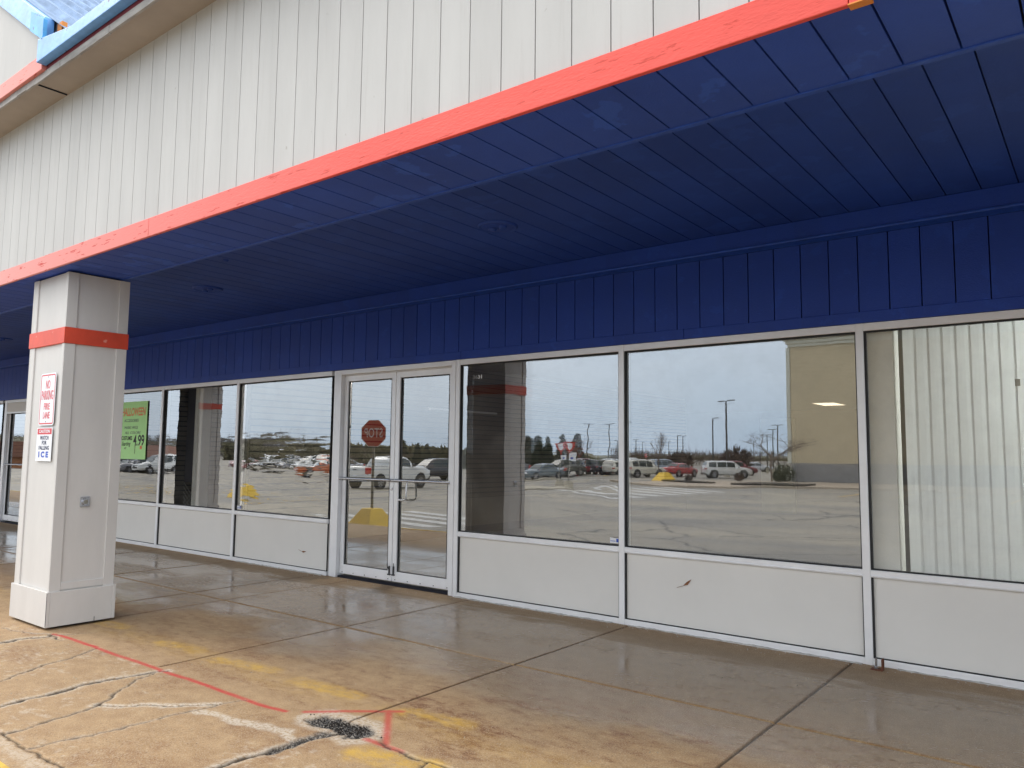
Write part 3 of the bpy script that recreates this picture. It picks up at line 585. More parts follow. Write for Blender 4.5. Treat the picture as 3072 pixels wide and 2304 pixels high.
# crumbly sealant along the base
def sealant(xa, xb):
    n = int((xb-xa)/.02); ms = MB(); rd = random.Random(int(-xa*10))
    h_ = .006; d_ = .02
    for i in range(n+1):
        h_ += (rd.uniform(.000, .012)-h_)*.35; d_ += (rd.uniform(.010, .034)-d_)*.35; x = xa+(xb-xa)*i/n
        ms.v += [(x, -d_-.012, -.002), (x, -d_*.7-.012, h_), (x, -.0121, h_*1.2)]
        if i: a = 3*(i-1); ms.f += [(a, a+3, a+4, a+1), (a+1, a+4, a+5, a+2)]
    ms.build('base_sealant', M_wash, shop, recalc=False)
sealant(-5.2, -3.4); sealant(-3.25, -1.42); sealant(-1.2, .5); sealant(-9.0, -7.25)
def grit(name, n, fx, fy, s0, s1, m, lab):
    rd = random.Random(n); g_ = MB()
    for i in range(n):
        x, y = fx(rd), fy(rd); r = rd.uniform(s0, s1); k = len(g_.v); a0 = rd.uniform(0, 3)
        z = .0015+(-.008 if abs(x+3.2) < .25 and -3.2 < y < -2.95 else 0)
        g_.v += [(x+r*math.cos(a0+q*2.09)*rd.uniform(.6, 1.2), y+r*math.sin(a0+q*2.09)*rd.uniform(.6, 1.2), z-.003) for q in range(3)]+[(x+rd.uniform(-r, r)*.3, y+rd.uniform(-r, r)*.3, z+r*.7)]
        g_.f += [(k, k+1, k+3), (k+1, k+2, k+3), (k+2, k, k+3)]
    tag(g_.build(name, m, recalc=False), lab, 'grit', kind='stuff')
grit('wall_grit', 420, lambda r: r.uniform(-9, .4), lambda r: -.02-abs(r.gauss(0, .07)), .002, .007, M_wash, 'pale sand grains lying along the foot of the shop front')
grit('pavement_grit', 700, lambda r: r.uniform(-7.6, -.4), lambda r: r.uniform(-4.3, -.3), .0015, .006, M_kerb, 'small stones scattered over the pavement')
grit('crack_grit', 260, lambda r: r.gauss(-3.20, .10), lambda r: r.gauss(-3.075, .04), .003, .008, M_mulch, 'dark loose chips in the broken patch of pavement')
# canopy downlights
def downlight(x, y, lab):
    o = empty('downlight', (x, y, 3.149), label=lab, cat='ceiling light', group='round lights recessed in the blue soffit')
    rg = MB(); n = 32
    for i in range(n):
        a, c = 2*math.pi*i/n, 2*math.pi*(i+1)/n
        for r0, r1, z0, z1 in ((.155, .145, -.004, -.016), (.145, .125, -.016, -.010), (.155, .155, .001, -.004)):
            rg.quad((r0*math.cos(a), r0*math.sin(a), z0), (r0*math.cos(c), r0*math.sin(c), z0), (r1*math.cos(c), r1*math.sin(c), z1), (r1*math.cos(a), r1*math.sin(a), z1))
    rg.build('trim_ring', M_blueS, o)
    MB().disc((0, 0, -.006), .126, 'z', 32, .006).build('cover_plate', M_blue, o)
    for s in (-1, 1): MB().tube([(s*.05, 0, -.008), (s*.055, 0, -.028)], .034, 14, r1=.026).build('lamp', M_blueS, o, smooth=40)
    return o
downlight(-3.63, -1.34, 'round blue painted twin lamp fitting in the soffit above the right windows')
downlight(-7.57, -1.41, 'round blue painted fitting in the soffit just right of the column')
downlight(-13.77, -1.27, 'small far blue fitting in the soffit left of the column')
tag(MB().tube([(-6.29, -1.99, 3.149), (-6.29, -1.99, 3.13)], .028, 16, r1=.018).build('soffit_knob', M_blueS, smooth=40), 'small round blue knob on the soffit behind the column', 'soffit fitting')

# ================================================================== columns
def column(x0, lab):
    c = empty('porch_column', (x0, -2.915, 0), label=lab, cat='column', group='white boxed columns carrying the canopy')
    W, Dp = .345, .25
    MB().box(-W+.012, W-.012, -Dp+.012, Dp-.012, .03, 2.862).build('core_panel', M_colw, c)
    cb = MB()   # corner boards and rails
    t0 = .011
    for z0, z1 in ((.285, 2.272), (2.405, 2.862)):
        for sx in (-1, 1):
            xa, xb = sorted((sx*W, sx*(W-.012)))
            cb.box(xa, xb, -Dp, -Dp+.085, z0, z1).box(xa, xb, Dp-.085, Dp, z0, z1)
        for sy_ in (-1, 1):
            ya, yb = sorted((sy_*Dp, sy_*(Dp-.012)))
            cb.box(-W+.0125, -W+.10, ya, yb, z0, z1)
            cb.box(W-.05, W-.0125, ya, yb, z0, z1)
    for sx in (-1, 1):
        xa, xb = sorted((sx*W, sx*(W-.012)))
        cb.box(xa+.001, xb-.001, -Dp+.085, Dp-.085, .30, .355)
    cb.build('corner_board', M_colw, c, bevel=.0025)
    W2, D2 = W+.016, Dp+.016
    MB().box(-W2, W2, -D2, -D2+.025, .02, .293).box(-W2, W2, D2-.025, D2, .02, .293).box(-W2+.002, -W2+.027, -D2+.0255, D2-.0255, .02, .29).box(W2-.027, W2-.002, -D2+.0255, D2-.0255, .02, .29).build('plinth', M_colw, c, bevel=.003)
    MB().box(W2-.004, W2+.001, -D2-.001, -D2+.001, .03, .285).box(W2-.001, W2+.0012, .10, .104, .02, .055).build('open_joint', M_gap, c)
    MB().box(-W-.008, W+.008, -Dp-.008, Dp+.008, 2.273, 2.404).build('red_band', M_redband, c, bevel=.003)
    MB().box(-W+.05, W-.05, -Dp+.05, Dp-.05, .0, .03).box(-W+.05, W-.05, -Dp+.04, Dp-.04, 2.862, 2.876).build('shadow_gap', M_gap, c)
    return c
column(-6.995, 'white boxed column in front with red band and two signs on it')
c2_ = column(-15.05, 'white boxed column beyond the left picture edge seen only in the glass')
column(1.3, 'white boxed column beyond the right picture edge')
tag(MB().box(-15.42, -14.72, -2.645, -2.60, .02, 2.84).build('added_dark_board', M_black, bevel=.005), 'added tall black board darkening the reflection behind the left column', 'board')  # added board, keeps the mirrored strip at the left column dark
# electrical plate on the column
pl = empty('outlet_plate', (-6.657, -2.93, .987), label='small square metal plate with round socket low on the column side', cat='outlet')
MB().box(0, .006, -.038, .038, -.041, .041).build('plate', M_steel, pl, bevel=.002)
MB().disc((.012, 0, 0), .026, 'x', 20, .014).build('socket', M_steel, pl, smooth=40); MB().disc((.0195, 0, 0), .017, 'x', 20, .004).build('socket_cover', M_galv, pl)

# ================================================================== lettering
def text(s, size, m, parent, loc, rot=(R_(90), 0, 0), sx=1., bold=0., name='lettering', ax='CENTER', ext=.0004, width=None, shear=0.):
    cu = bpy.data.curves.new('t', 'FONT'); cu.body = s; cu.size = size; cu.align_x = ax; cu.align_y = 'CENTER'; cu.offset = bold; cu.extrude = ext; cu.resolution_u = 3; cu.shear = shear
    o = bpy.data.objects.new('t', cu); sc.collection.objects.link(o); dg = bpy.context.evaluated_depsgraph_get(); dg.update()
    me = bpy.data.meshes.new_from_object(o.evaluated_get(dg)); bpy.data.objects.remove(o)
    n = len(me.vertices); co = np.empty(n*3, np.float32); me.vertices.foreach_get('co', co); co = co.reshape(-1, 3)
    if width: sx = width/(co[:, 0].max()-co[:, 0].min())
    co[:, 0] *= sx; me.vertices.foreach_set('co', co.ravel()); me.update(); me.materials.clear(); me.materials.append(m)
    e = bpy.data.objects.new(name, me); sc.collection.objects.link(e); e.parent = parent; e.location = loc; e.rotation_euler = rot; return e
def rrect(mb, w_, h_, r, y0, y1, cx=0, cz=0, n=5):
    pts = []
    for (sx, sz, a0) in ((1, -1, -90), (1, 1, 0), (-1, 1, 90), (-1, -1, 180)):
        for i in range(n+1): a = R_(a0+90*i/n); pts.append((cx+sx*(w_/2-r)+r*math.cos(a), cz+sz*(h_/2-r)+r*math.sin(a)))
    return mb.prism(pts, 'y', y0, y1)
def ring(mb, w_, h_, r, t_, y0, y1):
    def P(w, h, r, n=5):
        q = []
        for (sx, sz, a0) in ((1, -1, -90), (1, 1, 0), (-1, 1, 90), (-1, -1, 180)):
            for i in range(n+1): a = R_(a0+90*i/n); q.append((sx*(w/2-r)+r*math.cos(a), sz*(h/2-r)+r*math.sin(a)))
        return q
    A = P(w_, h_, r); B = P(w_-2*t_, h_-2*t_, max(.001, r-t_)); n = len(A)
    for i in range(n): j = (i+1) % n; mb.quad((A[i][0], y0, A[i][1]), (A[j][0], y0, A[j][1]), (B[j][0], y0, B[j][1]), (B[i][0], y0, B[i][1]))
    return mb
s1 = empty('no_parking_sign', (-6.905, -3.168, 1.823), label='tall white sign with red border reading NO PARKING FIRE LANE', cat='sign')
rrect(MB(), .30, .432, .03, 0, .002).build('sign_plate', M_signw, s1)
ring(MB(), .278, .41, .022, .010, -.0008, 0).build('border', M_signr, s1, recalc=False)
for tx, z, h_, wd in (('NO', .118, .072, .085), ('PARKING', .030, .078, .225), ('FIRE', -.062, .055, .115), ('LANE', -.135, .055, .13)): text(tx, h_/.72, M_signr2, s1, (0, -.001, z), width=wd, bold=.0012)
for q in (-1, 1): MB().disc((0, -.001, q*.185), .005, 'y', 10, .004).build('bolt', M_steel, s1)
s2 = empty('falling_ice_sign', (-6.915, -3.168, 1.452), label='white sign reading CAUTION WATCH FOR FALLING ICE below the no parking sign', cat='sign')
MB().box(-.15, .15, 0, .002, -.137, .137).build('sign_plate', M_signw, s2)
MB().box(-.138, .138, -.0006, 0, .082, .130).build('header_band', M_signr, s2)
text('CAUTION', .036, M_signw, s2, (0, -.0012, .106), width=.21, bold=.0008)
for tx, z, wd, m in (('WATCH', .052, .165, M_signk), ('FOR', .012, .09, M_signk), ('FALLING', -.030, .20, M_signk)): text(tx, .045, m, s2, (0.005, -.001, z), width=wd, bold=.0008)
text('I C E', .062, M_signb, s2, (0, -.001, -.085), width=.19, bold=.003)
ps = empty('sale_poster', (-11.99, .012, 1.722), label='lime green handwritten costume poster taped to the window right of the column', cat='poster')
MB().box(-.435, .435, 0, .002, -.445, .445).build('card', M_lime, ps)
text('HALLOWEEN', .17, M_orangeink, ps, (0, -.001, .28), width=.76, bold=.004, shear=.2)
text('ACCESSORIES', .06, M_signk, ps, (-.05, -.001, .15), width=.45); text('MASKS WIGS', .06, M_signk, ps, (-.05, -.001, .04), width=.42); text('ALL COLORS', .055, M_signk, ps, (0, -.001, -.04), width=.5, shear=.3)
text('COSTUMES', .085, M_black, ps, (-.17, -.001, -.125), width=.34, bold=.002); text('Starting', .09, M_black, ps, (-.19, -.001, -.21), width=.28, bold=.001, shear=.3); text('AT', .05, M_black, ps, (-.2, -.001, -.28))
text('4.99', .23, M_black, ps, (.215, -.001, -.165), width=.34, bold=.004); MB().box(.10, .112, -.0015, -.0005, -.36, -.22).build('price_stroke', M_black, ps); MB().box(.26, .32, -.0015, -.0005, -.29, -.24).build('orange_dot', M_orangeink, ps)
ad = text('3631', .052, M_signw, None, (-4.968, .018, 2.176), width=.12, bold=.0012, name='street_number'); tag(ad, 'small white street number 3631 on the glass right of the doors', 'number')
def sticker(x, z, lab):
    s = empty('window_sticker', (x, .018, z), label=lab, cat='sticker', group='small white stickers in window corners')
    MB().box(-.045, .045, 0, .001, -.022, .022).build('label_sheet', M_signw, s); MB().box(.018, .040, -.001, 0, -.014, .016).box(-.04, .01, -.001, 0, -.008, -.003).build('blue_print', M_signb, s)
sticker(-3.40, .685, 'small white and blue sticker low in the corner of the numbered window'); sticker(-9.03, .685, 'small white and blue sticker low in the window left of the doors')
def leaf(x, z, lab, a):
    m = MB(); m.quad((-.045, -.002, -.005), (.0, -.006, -.014), (.05, -.003, .012), (.005, -.009, .008)); m.tube([(-.045, -.002, -.005), (-.10, -.002, .004)], .0015, 5)
    o = m.build('dry_leaf', M_leafb, recalc=False); o.location = (x, .012, z); o.rotation_euler = (0, a, 0); tag(o, lab, 'leaf', 'dry leaves stuck to the beige panels')
leaf(-2.73, .400, 'dry brown leaf stuck on the beige panel under the big right window', -.5); leaf(-7.64, .235, 'dry brown leaf stuck on the beige panel left of the doors', .1)
br = empty('anchor_bracket', (-1.30, -.105, 0), label='rusty angle bracket with bolt standing on the pavement under the blinds window', cat='bracket')
MB().box(-.045, .03, -.03, .03, 0, .006).box(.024, .03, -.03, .03, .006, .075).build('angle_plate', M_rust, br); MB().tube([(-.015, 0, .005), (-.015, 0, .075)], .008, 8).tube([(-.015, 0, .006), (-.015, 0, .02)], .014, 6).build('bolt', M_steel, br)

# ================================================================== things inside the shop
vb = empty('vertical_blinds', (0, .2, 0), label='cream vertical blinds hanging inside the rightmost window', cat='blinds')
MB().box(-1.15, 2.6, -.03, .03, 2.42, 2.47).build('headrail', M_blind, vb)
proto = None
for i in range(42):
    x = -1.10+i*.0845
    if x > 2.5: break
    if proto is None:
        m = MB(); n = 4
        for q in range(n):
            a, c = q/n, (q+1)/n; f = lambda s_: ((s_-.5)*.089, .006*math.sin(math.pi*s_))
            m.quad((*f(a), .60), (*f(c), .60), (*f(c), 2.42), (*f(a), 2.42))
        proto = m.build('slat', M_blind, vb, recalc=False, smooth=60); o = proto
    else: o = proto.copy(); sc.collection.objects.link(o)
    o.location = (x, 0, 0); o.rotation_euler = (0, 0, R_(-14+random.uniform(-3, 3)))
tag(MB().box(-.014, .014, 0, .02, -.022, .022).build('wall_sensor', M_galv), 'small grey device behind the far right blinds', 'sensor').location = (-.46, .13, 1.91)
blind_fill = emis('blind_fill_glow', (.93, 1, .98), 22)  # glow of an added, unseen panel that brightens the blinds
door_fill = emis('door_fill_glow', (1, .95, .85), 18)  # glow of an added, unseen panel that lights the slatwall behind the doors
ld = emis('lit_diffuser', (1, .86, .62), 1.1)
for i, (x, y) in enumerate(((-6.35, 17.2), (.35, 1.5), (-11.0, 8.0), (-6.6, 1.0))):
    o = empty('ceiling_light', (x, y, 2.958), label=['lit warm square ceiling panel at the back of the shop', 'added unseen bright panel lighting the vertical blinds from behind', 'lit ceiling panel in the left shop room', 'added unseen panel just inside the glass doors lighting the slatwall'][i], cat='ceiling light', group='ceiling panels inside the shop')
    MB().box(-.31, .31, -.61, .61, -.012, -.002).build('frame', M_alu, o); MB().box(-.29, .29, -.59, .59, -.016, -.0125).build('diffuser', {1: blind_fill, 3: door_fill}.get(i, ld), o)
bp = empty('black_display', (-10.72, .3, 0), label='tall black display board with lattice foot inside the left window', cat='display board')
MB().box(-.2, .2, 0, .04, .95, 2.9).build('board', M_lattice, bp)
lt = MB(); 
for i in range(-5, 3):
    for s in (-1, 1): 
        z0 = i*.07+.5; lt.tube([(-.2, 0, z0 if s > 0 else z0+.3), (.2, 0, z0+.3 if s > 0 else z0)], .006, 4)
lt.build('lattice', M_galv, bp)
tag(MB().box(-10.36, -10.16, .10, .24, 0, 2.95).build('white_post', M_cream, bevel=.01), 'pale square post inside the left window next to the black board', 'post')

# ================================================================== things in the car park (seen in the glass)
def base_block(parent=None, b0=.455, H=.50):
    m = MB(); t0 = b0*.36
    m.box(-b0, b0, -b0, b0, 0, .05); n = len(m.v)
    m.v += [(-b0, -b0, .05), (b0, -b0, .05), (b0, b0, .05), (-b0, b0, .05), (-t0, -t0, H), (t0, -t0, H), (t0, t0, H), (-t0, t0, H)]
    m.f += [tuple(n+i for i in f) for f in ((4, 5, 6, 7), (0, 1, 5, 4), (1, 2, 6, 5), (2, 3, 7, 6), (3, 0, 4, 7))]
    return m.build('concrete_base', M_yel, parent, bevel=.02)
def stop_sign(loc, rz, lab, base=True):
    o = empty('stop_sign', loc, rz, label=lab, cat='stop sign')
    if base: base_block(o).rotation_euler = (0, 0, -rz+R_(3))
    MB().box(-.028, .028, -.015, .015, .05, 2.44).build('post', M_galv, o)
    zc = 2.20; Rr = .305/math.cos(math.pi/8)
    oc = lambda r: [(r*math.cos(math.pi/8+i*math.pi/4), zc+r*math.sin(math.pi/8+i*math.pi/4)) for i in range(8)]
    MB().prism(oc(Rr), 'y', -.022, -.019).build('white_rim', M_signw, o); MB().prism(oc(Rr*.955), 'y', -.0235, -.0221).build('red_face', M_stop, o)
    text('STOP', .30, M_signw, o, (0, -.0245, zc), width=.46, bold=.004)
    for q in (-1, 1): MB().disc((0, -.026, zc+q*.235), .010, 'y', 8, .006).build('bolt', M_steel, o)
    return o
SX, SY = -13.35, -6.05
stop_sign((SX, SY, GZ(SY)), R_(157), 'red stop sign on grey post in a yellow concrete block mirrored in the doors')
stop_sign((-52, -92, -.75), R_(180+25), 'far small red stop sign mirrored behind the white estate car', base=False)
def block_only(x, y, lab, s=1.):
    o = empty('bollard_base', (x, y, GZ(y)), .3, label=lab, cat='bollard base', group='yellow concrete blocks in the car park'); base_block(o, .6, .6); o.scale = (s, s, s)
block_only(-30.0, -53.8, 'yellow concrete block on the kerb of the mulch bed', 1.35); block_only(-29.9, -13.6, 'yellow concrete block mirrored in the warped window', .75)
def yield_sign(x, y, lab, rz):
    o = empty('yield_sign', (x, y, -.7), rz, label=lab, cat='yield sign', group='yield signs over blue parking signs')
    MB().tube([(0, 0, 0), (0, 0, 2.5)], .035, 6).build('post', M_galv, o); z = 2.75; tri = lambda r: [(-r*.866, z+r*.5), (0, z-r), (r*.866, z+r*.5)]
    MB().prism(tri(.52), 'y', -.05, -.04).build('red_face', M_stop, o); MB().prism(tri(.26), 'y', -.055, -.051).build('white_centre', M_signw, o)
    MB().box(-.45, .02, -.055, -.045, 1.75, 2.25).build('parking_plate', M_signw, o); MB().box(-.3, -.12, -.06, -.056, 1.85, 2.05).build('blue_symbol', M_signb, o)
    MB().tube([(0, 0, -.1), (0, 0, .35)], .45, 10, r1=.2).build('footing', M_kerb, o)
yield_sign(-31.0, -41.7, 'left yield sign with blue and white plate among parked cars', R_(150)); yield_sign(-28.3, -38.7, 'right yield sign with blue and white plate among parked cars', R_(150))
def bin_(x, y):
    o = empty('litter_bin', (x, y, -.65), label='stone coloured round litter bin by the dark pickup', cat='litter bin')
    MB().tube([(0, 0, 0), (0, 0, .85)], .3, 16).build('bin_body', M_kerb, o, smooth=40); MB().tube([(0, 0, .86), (0, 0, 1.1)], .33, 16, r1=.12).build('lid', M_side, o, smooth=40)
bin_(-39.6, -47.3)

# ---- cars
def arr(*p): return [tuple(q) for q in p]
KINDS = {
 'suv': dict(L=4.9, wh=(-1.5, 1.45), r=.37, w=.95, st=[(-2.42, .5, .95, 1.0, .84, .7), (-2.36, .36, 1.05, 1.25, .92, .72), (-2.05, .32, 1.08, 1.68, .95, .68), (-1.6, .32, 1.06, 1.75, .95, .69), (0, .30, 1.03, 1.76, .95, .70), (.55, .30, 1.02, 1.70, .95, .69), (1.25, .30, 1.01, 1.10, .95, .78), (1.9, .32, .98, 1.04, .93, .72), (2.3, .36, .86, .92, .86, .6), (2.43, .42, .72, .76, .76, .5)],
      win=[(-2.0, -1.25), (-1.15, -.25), (-.18, .62)], ws=(.62, 1.22), rw=(-2.36, -2.08)),
 'sedan': dict(L=4.7, wh=(-1.4, 1.4), r=.33, w=.91, st=[(-2.35, .45, .85, .9, .8, .6), (-2.25, .33, .95, 1.0, .88, .65), (-1.55, .3, .96, 1.06, .91, .66), (-.95, .28, .94, 1.42, .91, .60), (-.3, .28, .92, 1.47, .91, .60), (.25, .28, .91, 1.44, .91, .60), (1.05, .28, .90, .98, .91, .74), (1.8, .3, .84, .90, .89, .70), (2.2, .34, .74, .78, .83, .6), (2.35, .4, .6, .64, .72, .5)],
      win=[(-1.25, -.35), (-.28, .62)], ws=(.3, 1.0), rw=(-1.52, -.98)),
 'pickup': dict(L=5.9, wh=(-1.85, 1.85), r=.41, w=1.0, st=[(-2.93, .55, 1.25, 1.27, .97, .9), (-2.85, .5, 1.32, 1.33, 1.0, .93), (-.95, .48, 1.33, 1.34, 1.0, .93), (-.9, .48, 1.33, 1.72, 1.0, .76), (-.6, .46, 1.31, 1.91, 1.0, .76), (.5, .46, 1.28, 1.91, 1.0, .76), (.85, .46, 1.27, 1.82, 1.0, .76), (1.35, .46, 1.27, 1.38, 1.0, .85), (2.3, .48, 1.24, 1.33, .98, .8), (2.8, .52, 1.08, 1.15, .92, .7), (2.94, .55, .95, 1.0, .85, .6)],
      win=[(-.72, .0), (.08, .95)], ws=(.82, 1.33), rw=(-.93, -.62))}
PAINT = {}
def paint(n, c):
    if n not in PAINT: PAINT[n] = pmat('car_paint_'+n, c, .25, .03, 3, 0, coat=.6)
    return PAINT[n]
def interp_st(K, x):
    s = K['st']; xs = [q[0] for q in s]; return [float(np.interp(x, xs, [q[k] for q in s])) for k in range(1, 6)]
M_tail = pmat('tail_lamp', (.45, .02, .02), .2, bump=0); M_head = pmat('head_lamp', (.75, .77, .8), .1, bump=0)
wheel_proto = {}
def make_wheel(r, side):
    key = (r, side)
    if key not in wheel_proto:
        t_ = MB(); n = 24; pr = [(-.11, r*.62), (-.11, r*.93), (-.08, r), (.08, r), (.11, r*.93), (.11, r*.62)]
        for i in range(n):
            a, c = 2*math.pi*i/n, 2*math.pi*(i+1)/n
            for (y0, r0), (y1, r1) in zip(pr, pr[1:]+pr[:1]):
                t_.quad((r0*math.cos(a), y0, r0*math.sin(a)), (r0*math.cos(c), y0, r0*math.sin(c)), (r1*math.cos(c), y1, r1*math.sin(c)), (r1*math.cos(a), y1, r1*math.sin(a)))
        rm = MB(); s = 1 if side > 0 else -1
        for k in range(6):
            a = 2*math.pi*k/6; d = Vector((math.cos(a), 0, math.sin(a))); p = Vector((-math.sin(a), 0, math.cos(a)))
            rm.poly([tuple(d*r*.05+p*.03*1+Vector((0, s*.09, 0))), tuple(d*r*.05-p*.03+Vector((0, s*.09, 0))), tuple(d*r*.62-p*.055+Vector((0, s*.10, 0))), tuple(d*r*.62+p*.055+Vector((0, s*.10, 0)))])
        for i in range(n):
            a, c = 2*math.pi*i/n, 2*math.pi*(i+1)/n; rm.quad(*[(q*r*math.cos(z), s*.105, q*r*math.sin(z)) for q, z in ((.55, a), (.55, c), (.63, c), (.63, a))])
        hub = MB().disc((0, s*.02, 0), r*.6, 'y', 20, .02)
        wheel_proto[key] = (t_, rm, hub)
    return wheel_proto[key]
def car(kind, pname, col, x, y, head, lab, group='cars parked in the car park'):
    K = KINDS[kind]; Wd = K['w']
    o = empty('parked_car' if kind != 'pickup' else 'pickup_truck', (x, y, GZ(y)+.004), math.atan2(head[1], head[0]), label=lab, cat='car' if kind != 'pickup' else 'pickup truck', group=group)
    P = paint(pname, col); m = MB()
    def ringp(x_, zl, belt, roof, wb, wr):
        hh = [(0, zl), (wb*.86, zl), (wb*.97, zl+.1), (wb, zl+(belt-zl)*.5), (wb*.985, belt-.04), (wb*.95, belt), (wr+(wb*.95-wr)*.12, roof-.07), (wr-.05, roof-.015), (wr*.5, roof+.012), (0, roof+.018)]
        return [(x_, a, z) for a, z in hh]+[(x_, -a, z) for a, z in hh[-2:0:-1]]
    xs = [s[0] for s in K['st']]; xx = sorted(set(xs+[xs[0]+(xs[-1]-xs[0])*i/22 for i in range(23)]))
    if kind == 'pickup': xx = sorted(set(xs))
    rs = [ringp(q, *interp_st(K, q)) for q in xx]; n = len(rs[0])
    for q in rs: m.v += q
    for i in range(len(rs)-1):
        for j in range(n): k = (j+1) % n; m.f.append((i*n+j, i*n+k, (i+1)*n+k, (i+1)*n+j))
    m.f.append(tuple(range(n))); m.f.append(tuple((len(rs)-1)*n+j for j in range(n))[::-1])
    body = m.build('body', P, o, smooth=38)
    # side glass
    for s in (-1, 1):
        for a, c in K['win']:
            g_ = MB(); N_ = 4
            for q in range(N_):
                pts = []
                for xx_ in (a+(c-a)*q/N_, a+(c-a)*(q+1)/N_):
                    zl, belt, roof, wb, wr = interp_st(K, xx_); y0 = wb*.95; y1 = wr+(wb*.95-wr)*.12; z0, z1 = belt, roof-.07
                    lo, hi = .08, .93; off = .012
                    pts.append(((xx_, s*(y0+(y1-y0)*lo+off), z0+(z1-z0)*lo), (xx_, s*(y0+(y1-y0)*hi+off), z0+(z1-z0)*hi)))
                g_.quad(pts[0][0], pts[1][0], pts[1][1], pts[0][1])
            g_.build('side_window', M_carglass, o, smooth=40)
    for nm, (a, c) in (('windscreen', K['ws']), ('rear_window', K['rw'])):
        # a..c: roof end / base end
        zl, b1, r1, wb1, wr1 = interp_st(K, a); zl, b2, r2, wb2, wr2 = interp_st(K, c)
        if nm == 'rear_window': (a, b1, r1, wb1, wr1), (c, b2, r2, wb2, wr2) = (c, b2, r2, wb2, wr2), (a, b1, r1, wb1, wr1)
        g_ = MB(); f = 1 if nm == 'windscreen' else -1
        A = Vector((a, 0, r1+.005)); B = Vector((c, 0, r2+.005)); nrm = Vector((abs(B.z-A.z), 0, abs(B.x-A.x))).normalized(); nrm.x *= f; nrm *= .03
        A2 = A+(B-A)*.06+nrm; B2 = A+(B-A)*.94+nrm
        g_.quad((A2.x, -(wr1-.1), A2.z), (A2.x, (wr1-.1), A2.z), (B2.x, wb2*.80, B2.z), (B2.x, -wb2*.80, B2.z)); g_.build(nm, M_carglass, o, recalc=False)
    zr_, zf = interp_st(K, xs[0]+.1), interp_st(K, xs[-1]-.15)
    for s in (-1, 1):
        h_ = MB(); h_.box(xs[-1]-.42, xs[-1]-.05, *sorted((s*.52, s*zf[3]*.985)), zf[1]-.20, zf[1]-.03); h_.build('headlight', M_head, o, bevel=.03)
        t_ = MB(); t_.box(xs[0]-.012, xs[0]+.30, *sorted((s*(zr_[3]*.78), s*(zr_[3]*1.0))), zr_[1]-.42 if kind == 'pickup' else zr_[1]-.22, zr_[1]-.04); t_.build('tail_light', M_tail, o, bevel=.02)
        mm = MB(); xm = K['ws'][1]-.25; zb = interp_st(K, xm); mm.box(xm-.08, xm+.08, *sorted((s*zb[3]*.97, s*(zb[3]+.2))), zb[1]+.03, zb[1]+.2); mm.build('mirror', M_dark if kind == 'pickup' else P, o, bevel=.03)
    MB().box(xs[-1]-.1, xs[-1]+.02, -.5, .5, zf[1]-.34, zf[1]-.12).build('grille', M_dark, o, bevel=.02)
    MB().box(xs[0]-.07, xs[0]+.25, -zr_[3]*.95, zr_[3]*.95, zr_[0]-.02, zr_[0]+.16).build('rear_bumper', M_dark if kind != 'pickup' else M_steel, o, bevel=.03)
    MB().box(xs[0]-.018, xs[0]-.01, -.16, .16, zr_[0]+.25, zr_[0]+.36).build('number_plate', M_signw, o)
    if kind == 'pickup':
        b_ = MB().box(-2.78, -1.0, -.82, .82, 1.335, 1.352); b_.build('bed_floor', M_dark, o)
        MB().box(-2.945, -2.935, -.72, .72, .85, 1.20).build('tailgate_panel', P, o, bevel=.003); MB().box(-2.955, -2.944, -.15, .15, 1.12, 1.17).build('tailgate_handle', M_dark, o)
    r = K['r']
    for wx in K['wh']:
        for s in (-1, 1):
            ar = MB(); ar.disc((wx, s*(Wd-.03), r+.03), r+.075, 'y', 28, .075); ar.build('wheel_arch', M_gap, o)
            tt, rm, hub = make_wheel(r, s)
            w_ = tt.build('wheel', M_tyre, o, smooth=50, recalc=False); w_.location = (wx, s*(Wd-.07), r)
            rm.build('rim', M_rim, w_, recalc=False); hub.build('hub_back', M_dark, w_)
    return o
WH = (.72, .73, .72); 
car('pickup', 'white', WH, -34.9, -26.7, (-.1, -1), 'white pickup truck mirrored in the glass doors')
car('suv', 'black', (.02, .02, .03), -44.0, -40.3, (-.25, 1), 'black car facing the shop behind the white pickup')
car('suv', 'white', WH, -31.4, -70.6, (.80, -.60), 'white estate car parked side on beyond the mulch bed')
car('suv', 'darkred', (.20, .02, .03), -35.0, -82.0, (.75, -.66), 'dark red car behind the white estate car')
car('sedan', 'red', (.42, .01, .02), -36.6, -70.5, (.17, -.98), 'bright red car left of the white estate car')
car('suv', 'cream', (.60, .58, .50), -38.6, -66.0, (.36, -.93), 'large cream car beside the bright red car')
car('suv', 'silverblue', (.22, .27, .33), -43.2, -80.0, (.3, -.95), 'silver blue car behind the red car')
car('sedan', 'teal', (.12, .2, .23), -46.5, -82.5, (.3, -.95), 'teal grey car far behind the cream car')
car('sedan', 'silver', (.5, .52, .55), -42.0, -107.5, (.8, -.6), 'silver car far right near the big tan store'); car('sedan', 'silver', (.5, .52, .55), -46.0, -112.5, (.8, -.6), 'silver car farthest away left of the tan store')
car('pickup', 'charcoal', (.035, .035, .04), -43.8, -51.2, (-.2, 1), 'charcoal pickup at the left end of the parked row')
car('sedan', 'grey', (.20, .20, .22), -42.6, -56.2, (-.26, .97), 'grey car facing the shop next to the charcoal pickup')
car('sedan', 'steelgrey', (.13, .17, .2), -38.8, -50.6, (-.26, .97), 'blue grey low car in the front row behind the kerb')
car('suv', 'graphite', (.05, .055, .05), -42.3, -59.6, (-.26, .97), 'graphite car with bright headlight behind the yield signs')
car('suv', 'maroon', (.22, .02, .03), -42.4, -63.0, (.1, -1), 'maroon car seen from behind right of the yield signs')
